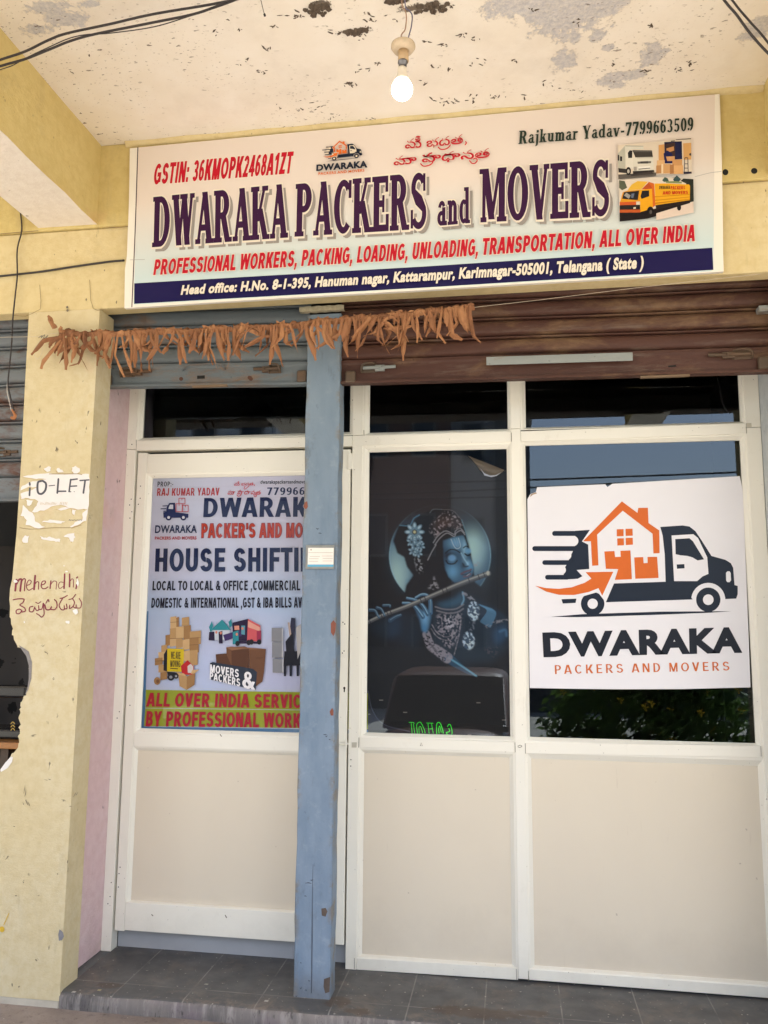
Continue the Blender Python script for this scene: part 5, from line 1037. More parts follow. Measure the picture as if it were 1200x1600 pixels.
# sleeve and upper arm
slv = pm(b_2((865, 195), (900, 205), (970, 235), (1040, 270), (1072, 310), (1065, 350), (960, 370), (900, 440), (880, 360)), 2); put(slv, (30, 44, 60))
for i in range(9):
    t = i / 8; put(sm(b_2((870 + 90 * t, 205 + 30 * t), (930 + 60 * t, 250 + 22 * t), (880 + 70 * t, 330 + 40 * t)), 1.5, 1.4) * slv, (92, 140, 172), .75)
put(sm(b_2((925, 365), (1000, 330), (1070, 320)), 4, 2) * np.clip((NZ2 - .4) * 6, 0, 1), (150, 146, 150), .8); put(pm(b_2((980, 385), (1070, 345), (1065, 440), (1000, 500), (975, 450)), 4), (48, 78, 108), .85); put(sm(b_2((1020, 400), (1060, 390), (1068, 430)), 3, 4), (84, 128, 164), .6)
put(pm(b_2((915, 500), (1000, 520), (985, 580), (920, 570)), 3) * np.clip((NZ2 - .5) * 6, 0, 1), (92, 80, 88), .6)
# forearm, bracelet, hands
put(sm(b_2((655, 595), (720, 645), (790, 690), (850, 722)), 9, 2, taper=(15, 2)), (42, 74, 98)); put(sm(b_2((650, 590), (730, 640), (850, 720)), 2.4, 2), (110, 168, 192), .85)
put(sm(b_2((490, 420), (520, 500), (575, 540), (640, 590)), 15, 2, taper=(12, 17)) * np.clip((NZ2 - .34) * 6, 0, 1), (150, 142, 150), .85); put(sm(b_2((500, 470), (545, 520), (560, 540)), 3, 2), (40, 40, 52), .6)
hand = pm(b_2((405, 205), (470, 260), (515, 250), (522, 300), (505, 380), (490, 410), (460, 395), (445, 320), (420, 260)), 1.6); put(hand, (66, 104, 136)); put(gl(b_2((480, 300))[0], 6, 14) * hand, (128, 176, 206), .8); put(gl(b_2((475, 380))[0], 5, 8) * hand, (70, 128, 170), .8)
for p, w0, w1 in ((b_2((320, 195), (380, 200), (425, 240), (465, 295)), 3.2, 7), (b_2((350, 160), (415, 175), (465, 215), (500, 275)), 3.2, 7), (b_2((412, 158), (455, 135), (495, 140), (518, 180), (520, 265)), 3.2, 7)):
    put(sm(p, 5, 1.4, taper=(w0, w1)), (66, 102, 132)); put(sm([(x, y - 1.0) for x, y in p], 1.4, 1.4), (158, 196, 214), .8); put(sm([(x, y + 2.6) for x, y in p], .9, 1.2), (24, 34, 50), .8)
# flute
fp = [(574, 973), (600, 961), (635, 948), (680, 929), (720, 912), (763, 896)]
put(sm(fp, 8.2, 1.2, taper=(5.5, 8.6)), (92, 92, 94)); put(sm([(x, y - 1.6) for x, y in fp], 2.0, 1.6), (172, 168, 160), .8); put(sm([(x + 1, y + 3) for x, y in fp], 1.6, 1.5), (34, 34, 40), .8)
for t in (.03, .14, .17, .20, .23, .26, .50, .53, .66, .69, .86, .93, .97):
    i = t * 5; k_ = int(i); u = i - k_; c = (fp[k_][0] + (fp[min(5, k_ + 1)][0] - fp[k_][0]) * u, fp[k_][1] + (fp[min(5, k_ + 1)][1] - fp[k_][1]) * u); put(sm([(c[0] - 1.2, c[1] - 4), (c[0] + 1.6, c[1] + 4)], 1.5, 1, False), (40, 38, 46), .85)
put(el((762.5, 895.5), 2.6, 3.6, 1.2), (200, 196, 180), .8)
for p, w0, w1 in ((b_2((80, 245), (120, 250), (140, 285), (150, 300)), 5, 3), (b_2((135, 228), (165, 240), (190, 285)), 5, 3), (b_2((180, 212), (225, 212), (228, 222)), 4, 3), (b_2((230, 320), (270, 295), (305, 282)), 7, 4)):
    put(sm(p, 4, 1.4, taper=(w0, w1)), (50, 76, 100)); put(sm([(x, y - 1) for x, y in p], 1.1, 1.2), (134, 166, 184), .8)
put(pm(b_2((205, 330), (300, 290), (300, 420), (210, 450)), 5), (34, 56, 80), .6)
put(el((745, 882), 6, 4, 2) * np.clip((NZ2 - .45) * 7, 0, 1), (150, 146, 146), .7)
# smudges: the loose film at the foot and its scratches
put(sm([(575, 1080), (582, 1110), (600, 1132), (640, 1143)], 1.4, 1.5), (96, 98, 116), .55); put(pm([(574, 1088), (580, 1112), (600, 1134), (630, 1141), (574, 1142)], 2), (52, 52, 64), .7)
for x, y in ((595, 1094), (632.5, 1113), (747, 1098), (787, 1125), (733, 1148), (575, 1116)): put(sm([(x - 2, y), (x + 3, y)], 1.0, 1), (170, 160, 150), .7)
YK = YG + 0.012
kp = thing('devotional_poster', tuple(onY(690, 1140, YK)), 'dark poster of a blue skinned flute player before a glowing halo', 'poster')
# outline of the film: a wavy top edge with a curled corner
top = np.interp(np.arange(PX0, PX1, STEP), [572, 582, 586, 592, 640, 700, 728, 742, 752, 766, 776, 786, 792, 800], [790, 735, 712, 713.5, 711.5, 710.5, 711, 724, 738, 744.5, 744, 737, 738, 752])
vid = -np.ones((GH, GW), int); V = []; C_ = []
for i in range(GH):
    for j in range(GW):
        y = gv[i, j]
        if y < top[j] - STEP: continue
        y = max(y, top[j]); vid[i, j] = len(V); p = onY(gu[i, j], y, YK); V.append(tuple(p)); C_.append((*(IM[i, j] * 1.65), 1.0))
Fc = [(vid[i, j], vid[i, j + 1], vid[i + 1, j + 1], vid[i + 1, j]) for i in range(GH - 1) for j in range(GW - 1) if min(vid[i, j], vid[i, j + 1], vid[i + 1, j], vid[i + 1, j + 1]) >= 0]
me = bpy.data.meshes.new('sheet'); me.from_pydata(V, [], Fc); at_ = me.color_attributes.new('print', 'FLOAT_COLOR', 'POINT'); at_.data.foreach_set('color', np.array(C_, np.float32).ravel())
o = bpy.data.objects.new('sheet', me); COL.objects.link(o); me.materials.append(MATS['printed_picture']); o.parent = kp; o.matrix_parent_inverse = kp.matrix_world.inverted()
q = Print(YK - .001, kp)
q.ribbon([(582, 735), (586, 713), (592, 714), (640, 711.5), (700, 710.5), (729, 711)], 1.6, plain('black_edge', (0.006, 0.006, 0.007), 0.6), 'e', 'sheet_edge'); q.ribbon([(729, 711), (742, 724), (752, 738), (766, 744.5)], 1.2, MATS['black_edge'], 'e', 'sheet_edge'); q.ribbon([(786, 737), (792, 738), (793, 800)], 1.2, MATS['black_edge'], 'e', 'sheet_edge')
q.done()
g = MB(); rows = []
for t in np.linspace(0, 1, 12):
    ax, ay = 729 + (790 - 729) * t, 711 + (735 - 711) * t; dep = math.sin(t * math.pi)
    bx_, by_ = np.interp(t, [0, .3, .6, .8, 1], [729, 750, 768, 780, 790]), np.interp(t, [0, .3, .6, .8, 1], [711, 736, 744.5, 742, 735])
    rows.append([tuple(onY(ax + (bx_ - ax) * s, ay + (by_ - ay) * s, YK + .004 - .012 * dep * math.sin(s * math.pi))) for s in np.linspace(0, 1, 6)])
g.grid(rows); g.build('curled_corner', plain('film_back', (0.30, 0.22, 0.14), 0.4, 0.2, 20), kp, smooth=True)
q = Print(YK - .0105, kp); q.poly([(750, 731), (757, 739.5), (766, 743), (774, 742.5), (784, 737.5), (776, 743.6), (768, 745.6), (757, 743)], WHT, 'w', 'white_backing'); q.done()
# green tube letters just inside the glass
ls = thing('tube_light_sign', tuple(onY(675, 1148, YG + .03)), 'small green glowing outlined letters at the foot of the flute player window', 'sign')
d8 = lambda *p: [(600 + x / 5.4545, 1060 + y / 5.4545) for x, y in p]
GRN = []
for s, w in (([(212, 375), (248, 375), (258, 385)], .5), ([(232, 380), (240, 470)], .6), ([(250, 385), (262, 470)], .5), ([(285, 470), (278, 400), (295, 376), (315, 378), (345, 440), (350, 470)], .7), ([(300, 470), (298, 420), (312, 410), (330, 465)], .5), ([(362, 380), (420, 382)], .6), ([(375, 385), (385, 470)], .7), ([(405, 385), (420, 470)], .7), ([(388, 430), (410, 430)], .6),
             ([(450, 475), (448, 400), (460, 376), (480, 384), (500, 440), (505, 470)], 1.2), ([(470, 470), (466, 430), (476, 405), (488, 460)], .9), ([(540, 412), (552, 392), (568, 400), (580, 450), (575, 480), (545, 478), (530, 462), (560, 452), (552, 425)], 1.2)):
    GRN.append((d8(*s), w))
for i, (s, w) in enumerate(GRN):
    g = MB(); g.tube([tuple(onY(x, y, YG + .008)) for x, y in spline(s, 3)], .0006 + .0009 * w, 6); g.build('glowing_tube', 'green_tube', ls)
g = MB(); g.tube([tuple(p) for p in spline([onY(1119, 584, YG + .02), onY(1123, 600, YG + .02), onY(1129, 630, YG + .02), onY(1138, 648, YG + .02)], 6)], .0035, 8)
tag(g.build('hanging_cable', 'black_cable_rubber', smooth=True), 'short black cable hanging behind the small upper right pane', 'cable')

# ------------------------------------------------------------------ the big sign
YS = 3.186
sg = thing('shop_sign', tuple(onY(660, 455, YS)), 'large printed signboard with purple slab lettering over the shutters', 'sign')
def mk_flex():
    k = NT('sign_vinyl'); sp = k.n('SeparateXYZ'); k.l(k.co, sp.inputs[0])
    z = k.math('ADD', sp.outputs['Z'], k.math('MULTIPLY', sp.outputs['X'], -0.004))
    c = k.mix(k.ramp(z, 2.93, 3.30), lin((192, 210, 212)), lin((218, 206, 196)))
    cr_ = k.ramp(k.noise(5, 6, 0.7, k.map((0.4, 1, 3), (0, 0.3, 0))), 0.66, 0.70)
    MATS['sign_vinyl'] = k.out(c, 0.38, k.bump(k.noise(1.1, 3, 0.5, k.map((1, 1, 2.2))), 0.35, 0.02), 0.4)
mk_flex()
SQ = [(202.6, 231.5), (420, 210.5), (700, 184.5), (950, 161.5), (1124.7, 146.5), (1126.5, 200), (1128, 245), (1129.5, 330), (1130, 395), (1131, 424), (1000, 432.5), (800, 444.5), (640, 454.5), (480, 463.5), (330, 472.5), (194, 481.5), (195, 420), (198, 400), (201, 320), (202, 270)]
pts = [onY(*p, YS) for p in SQ]; g = MB(); g.prism([(p[0], p[2]) for p in pts], YS, YS + .019); g.build('board', plain('white_flex_edge', (0.78, 0.74, 0.66), 0.4, 0.05, 3, 0.1, 5), sg, bevel=0.002)
q = Print(YS - .0002, sg)
q.poly([(216, 230.5), (420, 211.5), (700, 185.5), (950, 162.5), (1117, 147.6), (1114.8, 421), (1110, 424), (208.6, 476)], MATS['sign_vinyl'], 'face', 'printed_face')
NV = printed((30, 24, 84)); PUR2 = printed((64, 26, 70)); SHD = printed((158, 152, 146)); IVR = printed((242, 232, 216)); CR = printed((196, 20, 44)); DGR = printed((44, 62, 52))
q.ribbon([(215.4, 230), (211.2, 360), (206, 480)], 1.5, printed((66, 44, 62)), 'fold', 'fold_line', cap=False)
q.poly([(209.8, 442.7), (661, 416.5), (1113, 387), (1114.6, 421.6), (660, 449.5), (209.6, 474.7)], NV, 'band', 'navy_band')
CRP = plain('paint_crease', lin((150, 150, 150)), 0.5)
for s in ([(203, 406), (226, 405.5)], [(1086, 276), (1110, 270), (1127, 268)]): q.ribbon(s, .7, CRP, 'crease', 'crease')
def halo_caps(body, *c, label):
    sans_text(q, body, *c, IVR, g=.075, track=.05, name='lettering_outline', key=body + 'o'); sans_text(q, body, *c, CR, g=.026, track=.05, label=label, key=body)
halo_caps('GSTIN: 36KMOPK2468A1ZT', (238.7, 288), (454.5, 270), (242.7, 256.8), (458.7, 237.3), label='red slanted tax number line')
for body, c in (('DWARAKA', ((238, 384.8), (449, 369.5), (240, 309.5), (449, 288.5))), ('PACKERS', ((460.8, 368.2), (666.5, 355.5), (462.7, 289.3), (666.5, 270.5))), ('and', ((682.4, 352), (734.5, 347.4), (683, 297.6), (734.5, 293))), ('MOVERS', ((748.8, 346), (952, 335.8), (749.4, 266.2), (952, 250)))):
    serif_text(q, body, *c, SHD, .03, (5.6, 6.2), 'drop_shadow', 'grey printed drop shadow', key=body + 's')
    serif_text(q, body, *c, IVR, .06, (0.3, 0.2), 'lettering_outline', None, key=body + 'o'); serif_text(q, body, *c, PUR2, .022, (0, 0), 'lettering', 'purple slab letters', key=body)
serif_text(q, 'Rajkumar Yadav-7799663509', (810.2, 224.9), (1083.6, 203.8), (811.6, 204.6), (1083.6, 183.2), DGR, .012, label='dark green name and telephone number')
halo_caps('PROFESSIONAL WORKERS, PACKING, LOADING, UNLOADING,', (238.7, 429.3), (746.5, 398.6), (242.2, 406.1), (749.5, 373.2), label='red slanted services line'); halo_caps('TRANSPORTATION, ALL OVER INDIA', (752.2, 398), (1085, 376.2), (755, 372.8), (1087, 351.4), label='red slanted services line')
text(q, 'Head office: H.No. 8-1-395, Hanuman nagar, Kattarampur, Karimnagar-505001, Telangana ( State )', (282.2, 460.8), (1005, 419.2), (285.2, 445.6), (1007, 399.8), IVR, .046, 1.09, label='white slanted address line')
motto(q, lambda x, y: (590 + x / 6, 200 + y / 6), 3.5, IVR, 'telo', .045, 'lettering_outline'); motto(q, lambda x, y: (590 + x / 6, 200 + y / 6), 2.0, CR, 'tel', .016, 'lettering', 'two red lines of Telugu script')
e2 = lambda x, y: (lambda u, v: ((80 + u * 223 + v * 5 - u * v * 5) / 3.529 + 480, (148 + v * 108 - u * 18 ) / 3.529 + 180))((x - 95) / 963, (y - 310) / 540)
for m, p in EMB: q.poly([e2(*a) for a in p], m if m is not WHT else printed((228, 214, 192)), 'emblem', 'emblem')
text(q, 'DWARAKA', (494, 267.4), (574.2, 261.7), (494.5, 257.2), (573.8, 250.8), NAVY, .05, 1.08, key='sdw'); text(q, 'PACKERS AND MOVERS', (497.6, 273.6), (569.4, 268), (497.6, 269.4), (569.4, 263.9), ORNG, .03, 1.1, key='spm')
# the two lorry photographs printed on it
C7 = lambda *p: [(940 + x / 7.5, 200 + y / 7.5) for x, y in p]
def ph(pts, c, n='lorry_picture'): m = printed(c); q.poly(C7(*pts), m, n, n)
ph([(190, 200), (640, 160), (1050, 122), (1057, 535), (640, 545), (195, 600)], (226, 212, 192), 'carton_van_picture'); ph([(195, 545), (640, 520), (640, 560), (195, 600)], (104, 98, 92))
ph([(190, 300), (275, 205), (280, 480), (195, 470)], (190, 188, 172)); ph([(275, 205), (490, 210), (492, 250), (350, 250), (300, 290), (285, 430), (278, 470)], (218, 216, 202)); ph([(275, 205), (490, 210), (490, 216), (282, 214)], (150, 152, 138))
ph([(282, 300), (312, 262), (368, 258), (370, 480), (300, 470), (285, 430)], (228, 224, 210)); ph([(308, 290), (330, 262), (360, 264), (358, 350), (312, 352)], (46, 46, 48)); ph([(362, 258), (590, 262), (602, 340), (395, 345)], (70, 66, 62)); ph([(362, 258), (590, 262), (592, 280), (364, 282)], (98, 96, 92)); ph([(370, 345), (605, 338), (612, 500), (372, 510)], (222, 218, 204)); ph([(395, 344), (602, 338), (600, 352), (420, 356)], (196, 192, 178))
ph([(420, 395), (580, 388), (580, 412), (424, 420)], (120, 116, 108)); ph([(455, 392), (545, 388), (546, 416), (458, 418)], (82, 80, 76)); ph([(430, 455), (570, 445), (572, 480), (432, 490)], (238, 236, 226)); ph([(432, 478), (570, 466), (570, 474), (434, 488)], (60, 58, 56)); ph([(376, 455), (412, 452), (412, 500), (378, 502)], (166, 160, 150))
ph([(365, 505), (612, 492), (620, 515), (370, 540)], (50, 46, 46)); ph([(195, 470), (290, 480), (300, 530), (200, 520)], (62, 58, 56)); q.ell(C7((315, 505))[0], 4.0, 6.4, printed((34, 32, 34)), key='lorry_picture', name='lorry_picture'); q.ell(C7((314, 508))[0], 1.9, 3.2, printed((190, 184, 174)), key='lorry_picture', name='lorry_picture')
ph([(190, 312), (208, 318), (206, 385), (190, 380)], (40, 40, 44)); ph([(216, 330), (240, 334), (240, 388), (218, 388)], (46, 46, 50)); ph([(330, 545), (560, 515), (620, 520), (600, 540), (350, 566)], (70, 64, 62))
ph([(668, 200), (735, 190), (735, 380), (668, 382)], (214, 160, 98)); ph([(735, 165), (940, 155), (945, 365), (740, 375)], (40, 40, 66)); ph([(748, 190), (860, 170), (862, 360), (750, 370)], (72, 52, 48)); ph([(760, 240), (845, 215), (850, 265), (765, 290)], (196, 142, 92)); ph([(860, 168), (935, 160), (940, 360), (862, 365)], (30, 34, 74)); ph([(725, 300), (770, 262), (830, 300), (835, 415), (740, 415)], (28, 34, 88)); ph([(755, 335), (855, 330), (858, 385), (770, 388)], (208, 158, 108)); ph([(955, 180), (1050, 172), (1050, 370), (960, 372)], (216, 166, 104))
for b in ((648, 380, 740, 440, (222, 178, 126)), (690, 425, 812, 530, (212, 164, 110)), (640, 440, 700, 530, (188, 138, 90)), (830, 372, 945, 440, (206, 154, 100)), (845, 440, 955, 536, (222, 172, 116)), (700, 425, 722, 530, (236, 210, 172)), (800, 430, 846, 535, (176, 124, 78))): ph([(b[0], b[1]), (b[2], b[1] - 4), (b[2], b[3]), (b[0], b[3] + 4)], b[4], 'carton_van_picture')
for s in ([(975, 350), (968, 530)], [(1010, 350), (1015, 530)], [(975, 350), (992, 345), (1010, 350)], [(975, 420), (1012, 420)], [(972, 470), (1014, 470)]): q.ribbon(C7(*s), 1.0, printed((44, 44, 70)), 'carton_van_picture', 'carton_van_picture', smooth=False)
ph([(960, 515), (1055, 510), (1056, 535), (962, 540)], (38, 36, 60)); ph([(1026, 300), (1048, 292), (1050, 325), (1030, 322)], (50, 42, 40)); ph([(810, 150), (858, 145), (858, 155), (812, 160)], (60, 56, 54)); ph([(870, 135), (1048, 120), (1048, 130), (870, 142)], (96, 84, 70))
ph([(200, 612), (640, 572), (1075, 600), (1080, 868), (640, 1000), (212, 1095)], (224, 212, 196), 'yellow_lorry_picture'); ph([(205, 612), (270, 622), (300, 700), (240, 730), (205, 700)], (96, 104, 84)); ph([(710, 612), (740, 575), (775, 590), (790, 625), (730, 632)], (74, 98, 88)); ph([(838, 600), (880, 555), (930, 600), (900, 640), (850, 632)], (62, 88, 92)); ph([(925, 620), (960, 592), (1076, 600), (1080, 860), (1000, 880), (990, 650)], (46, 52, 46)); ph([(740, 625), (850, 622), (940, 630), (940, 650), (760, 645)], (132, 142, 96))
ph([(212, 1010), (560, 960), (1030, 850), (1040, 885), (900, 960), (540, 1062), (212, 1097)], (34, 26, 28)); ph([(640, 1000), (1075, 868), (1078, 990), (640, 1080)], (226, 208, 194))
ph([(620, 650), (800, 650), (1025, 662), (1036, 680), (1034, 845), (632, 905)], (236, 172, 36)); ph([(545, 628), (615, 650), (632, 908), (600, 930), (590, 760)], (214, 106, 40)); ph([(622, 800), (1034, 775), (1034, 782), (624, 812)], (206, 140, 24)); ph([(624, 842), (1034, 805), (1034, 812), (626, 854)], (206, 140, 24)); ph([(626, 876), (1034, 832), (1034, 840), (628, 890)], (196, 126, 22))
ph([(302, 732), (350, 665), (420, 622), (545, 628), (465, 718)], (232, 184, 66)); ph([(470, 716), (548, 640), (592, 700), (590, 720)], (190, 84, 40)); ph([(215, 870), (248, 752), (300, 735), (455, 722), (450, 860)], (226, 156, 40)); ph([(240, 830), (262, 752), (440, 734), (425, 845)], (38, 38, 44)); ph([(262, 790), (290, 758), (340, 790), (320, 830)], (160, 156, 150)); ph([(350, 770), (385, 765), (370, 820), (345, 815)], (104, 116, 140))
ph([(445, 722), (590, 712), (602, 930), (540, 960), (455, 985)], (238, 170, 34)); ph([(456, 800), (475, 735), (556, 732), (558, 800), (470, 830)], (36, 34, 40)); ph([(212, 868), (405, 862), (405, 905), (212, 905)], (206, 92, 44)); ph([(212, 905), (450, 900), (452, 965), (212, 972)], (40, 34, 36)); ph([(212, 958), (455, 955), (455, 990), (212, 995)], (196, 92, 44)); ph([(372, 930), (400, 926), (402, 945), (374, 950)], (222, 214, 190)); ph([(212, 992), (500, 990), (540, 1000), (540, 1062), (212, 1095)], (30, 24, 28))
q.ell(C7((572, 985))[0], 5.6, 8.6, printed((28, 24, 28)), key='yellow_lorry_picture', name='yellow_lorry_picture'); q.ell(C7((576, 985))[0], 2.0, 3.2, printed((96, 90, 88)), key='yellow_lorry_picture', name='yellow_lorry_picture'); q.ell(C7((908, 930))[0], 3.2, 5.0, printed((28, 24, 28)), key='yellow_lorry_picture', name='yellow_lorry_picture'); ph([(632, 905), (1034, 845), (1034, 870), (900, 900), (640, 960)], (44, 34, 34))
sans_text(q, 'DWARAKA', *C7((672, 716), (800, 714), (676, 680), (802, 676)), printed((70, 60, 40)), track=.06, key='yellow_lorry_picture', name='yellow_lorry_picture'); sans_text(q, 'PACKERS', *C7((808, 720), (978, 718), (810, 680), (980, 678)), printed((206, 44, 34)), track=.06, key='yellow_lorry_picture', name='yellow_lorry_picture'); sans_text(q, 'AND MOVERS', *C7((716, 780), (1012, 772), (718, 742), (1014, 734)), printed((206, 44, 34)), track=.06, key='yellow_lorry_picture', name='yellow_lorry_picture')
q.done()

# ------------------------------------------------------------------ the garland of dried leaves
YGAR = 3.17
ga = thing('leaf_garland', tuple(onY(400, 515, YGAR)), 'string of shrivelled orange brown leaves stretched across the pillar and the shutters', 'garland')
rg = random.Random(11)
cx = [75, 130, 200, 300, 400, 480, 560, 640, 735]; cyy = [522, 521, 520.5, 517, 512, 506, 498, 491, 481]
wob_ = lambda x: 1.2 * math.sin(x * .11) + .8 * math.sin(x * .043 + 1)
ly = lambda x: float(np.interp(x, cx, cyy)) + wob_(x)
g = MB(); g.tube([tuple(onY(x, y, YGAR + (0.04 if x > 800 else 0))) for x, y in [(-40, 527), (0, 527), (58, 526)] + [(x, ly(x)) for x in range(75, 736, 15)] + [(840, 469), (1000, 449), (1188, 428)]], 0.0009, 5); g.build('string', plain('pale_string', (0.55, 0.47, 0.36), 0.8), ga)
def leaf_strip(g, x, y, ang, L, w, tw, curl, d0):
    """one limp half of a folded leaf: starts on the string, hangs, twists and narrows to a ragged point; photo-sized units turned into metres"""
    s = 3.2 / FPX; o = onY(x, y, YGAR); n = 9; rows = []; px_, pz, th = 0.0, 0.0, ang; ph_ = rg.uniform(0, 6)
    bend = rg.uniform(-.06, .06); kink = rg.randint(3, 7); kb = rg.choice([0, .3, -.3, .8, -.8]) * rg.uniform(.5, 1.2); pw = rg.uniform(-.5, .5)
    for i in range(n + 1):
        t = i / n
        wd = w * (0.62 + 0.62 * math.sin(min(1, t * 1.05) * math.pi * .8 + pw)) * (1.0 if t < .86 else max(.6, (1 - t) / .2)) * s
        tws = tw * t + .35 * math.sin(t * 6 + ph_); dep = curl * math.sin(t * 3.1) * .018 + d0
        ca, sa = math.cos(th), math.sin(th); row = []
        for j in range(5):
            u = (j / 4 - .5); cup = (abs(u) * 2) ** 1.6 * wd * .35
            lx, ld = u * wd * math.cos(tws), u * wd * math.sin(tws) + cup
            row.append((o[0] + px_ + lx * ca, YGAR - .004 - dep + ld, o[2] + pz + lx * sa + rg.uniform(-1, 1) * .0012))
        rows.append(row)
        if i == kink: th += kb
        th += bend; px_ += math.sin(th) * L * s / n; pz -= math.cos(th) * L * s / n
    g.grid(rows)
xs_ = []; x = 100
while x < 736: xs_.append(x); x += rg.uniform(7.0, 12.2)
for i, x in enumerate(xs_):
    y = ly(x); g = MB(); long_ = rg.choice([.7, .85, 1, 1, 1.12]) * (1.0 if x < 640 else .95); a = rg.uniform(.02, .62) if rg.random() < .8 else .9
    for sgn in (-1, 1):
        leaf_strip(g, x + sgn * 2.4, y, sgn * a * rg.uniform(.2, 1.25) + rg.uniform(-.12, .12), rg.uniform(36, 78) * long_, rg.uniform(4.6, 9.4), rg.uniform(-2.2, 2.2), rg.uniform(-.6, 1.0), rg.uniform(-.004, .016))
    # the fold over the string
    s = 3.2 / FPX; o = onY(x, y, YGAR); h = rg.uniform(3, 7.5) * s; w2 = rg.uniform(5.5, 11) * s; sk = rg.uniform(-3, 3) * s
    g.grid([[(o[0] + u * w2 + sk * (1 - abs(k)), YGAR - .006 + .008 * abs(k) - .004 * (1 - abs(k)) + .003 * math.sin(u * 7 + i), o[2] + h * (1 - abs(k)) * (.8 + .3 * math.sin(u * 9 + i)) - (.006 if k < 0 else .012) * abs(k)) for u in (-1, -.5, 0, .5, 1)] for k in (-1, -.5, 0, .5, 1)])
    g.build('dried_leaf', 'dried_leaf', ga, smooth=(i % 3 > 0))
for (x, y, ang, L) in ((92, 528, -1.25, 58), (98, 533, -.62, 62), (86, 516, 3.3, 28), (104, 530, .12, 58), (100, 522, -2.3, 14), (112, 528, .35, 50)):
    g = MB(); leaf_strip(g, x, y, ang, L, 7, rg.uniform(-.5, .5), .4, .012); leaf_strip(g, x + 3, y - 2, ang + .35, L * .5, 6, .9, .3, .006); g.build('dried_leaf', 'dried_leaf', ga)
g = MB(); g.tube([tuple(onY(*p, YGAR - .002)) for p in spline([(64, 530), (54, 545), (54, 556), (60, 561), (66, 548), (64, 531), (72, 526)], 5)], .0009, 5); g.build('string', MATS['pale_string'], ga)
g = MB(); g.tube([tuple(onY(*p, YGAR - .002)) for p in spline([(60, 528), (66, 524), (64, 528), (70, 523), (68, 529), (75, 524), (72, 528)], 4)], .0016, 5); g.build('knot', plain('grey_knot', (0.20, 0.19, 0.15), 0.9), ga)

# ------------------------------------------------------------------ torn notice on the pillar
tn = thing('torn_notice', tuple(onY(85, 820, 3.219)), 'torn white paper notice lettered to-let, pasted on the yellow pillar', 'notice')
q = Print(3.2194, tn); l9 = lambda *a: [(20 + x / 9.23, 720 + y / 9.23) for x, y in a]
PAP = plain('pasted_paper', (0.74, 0.71, 0.69), 0.8, 0.06, 30); DTAN = plain('dull_tan', (0.50, 0.39, 0.20), 0.85); LET = plain('grey_marker', (0.075, 0.075, 0.095), 0.7, 0.3, 60)
SCR = [[(150, 225), (330, 195), (520, 182), (740, 190), (930, 186), (1095, 188), (1105, 300), (1098, 500), (1085, 690), (980, 705), (850, 690), (720, 640), (620, 645), (450, 710), (300, 745), (270, 740), (340, 640), (370, 575), (300, 545), (180, 540), (115, 560), (118, 480), (230, 430), (330, 395), (340, 380), (240, 375), (118, 430), (115, 385), (215, 320), (330, 290), (480, 262), (330, 255), (150, 235)],
       [(110, 800), (150, 640), (240, 720), (300, 770), (330, 880), (470, 960), (380, 975), (190, 920), (200, 860), (150, 800)], [(410, 880), (540, 850), (750, 870), (700, 900), (540, 890)], [(1010, 750), (1080, 692), (1060, 860), (980, 910), (850, 965), (830, 950), (900, 890), (1000, 840)], [(190, 560), (290, 570), (250, 650), (210, 640)],
       [(445, 120), (490, 85), (550, 90), (550, 150), (470, 155)], [(620, 130), (650, 105), (700, 120), (740, 165), (650, 160)], [(855, 160), (860, 100), (910, 75), (960, 110), (965, 170), (900, 185)], [(135, 1130), (180, 1080), (230, 1090), (215, 1180), (150, 1185)], [(400, 1090), (470, 1110), (540, 1100), (600, 1120), (690, 1130), (680, 1170), (600, 1160), (480, 1140), (410, 1120)], [(740, 1090), (790, 1050), (880, 1045), (900, 1100), (860, 1180), (830, 1160), (810, 1110)], [(600, 700), (760, 672), (840, 690), (700, 712)], [(850, 700), (910, 706), (890, 790), (855, 760)]]
for p in SCR:
    rp = [(x + rg.uniform(-7, 7), y + rg.uniform(-7, 7)) for x, y in p]
    q.poly(l9(*[(x - 5, y + 9) for x, y in rp]), DTAN, 'underlay', 'offset_mark');  # tan copy of each scrap, shifted down and left
for p in SCR:
    fine2 = []
    for a, b in zip(p, p[1:] + p[:1]):
        for k_ in range(3): fine2.append((a[0] + (b[0] - a[0]) * k_ / 3 + rg.uniform(-8, 8), a[1] + (b[1] - a[1]) * k_ / 3 + rg.uniform(-8, 8)))
    q.poly(l9(*fine2), PAP, 'paper', 'paper_scrap')
for s, w in (([(243, 318), (246, 350)], 26), ([(246, 395), (240, 500)], 26), ([(415, 290), (365, 310), (355, 400), (370, 465), (420, 475), (470, 420), (478, 330), (430, 288)], 30), ([(522, 362), (604, 352)], 13), ([(658, 262), (642, 465)], 27), ([(640, 440), (765, 438)], 22), ([(835, 268), (812, 445)], 24), ([(832, 275), (930, 262)], 22), ([(820, 368), (922, 362)], 20), ([(968, 285), (1100, 275)], 20), ([(1042, 290), (1018, 465)], 26), ([(815, 446), (840, 447)], 12), ([(882, 446), (890, 445)], 9)):
    q.ribbon(l9(*s), w / 9.23, LET, 'let', 'lettering', 'grey hand lettered words to-let')
for x in range(400, 630, 18): q.ribbon(l9((x, 632), (x + 8, 590 + (x * 7 % 30))), .5, DTAN, 'small', 'faint_lettering', smooth=False)
for x in (680, 700, 730, 752, 775): q.ribbon(l9((x, 632), (x + 8, 594)), .5, DTAN, 'small', 'faint_lettering', smooth=False)
for x in range(810, 1000, 22): q.ribbon(l9((x, 862), (x + 10, 846 + (x % 9))), .8, LET, 'small2', 'faint_lettering', smooth=False)
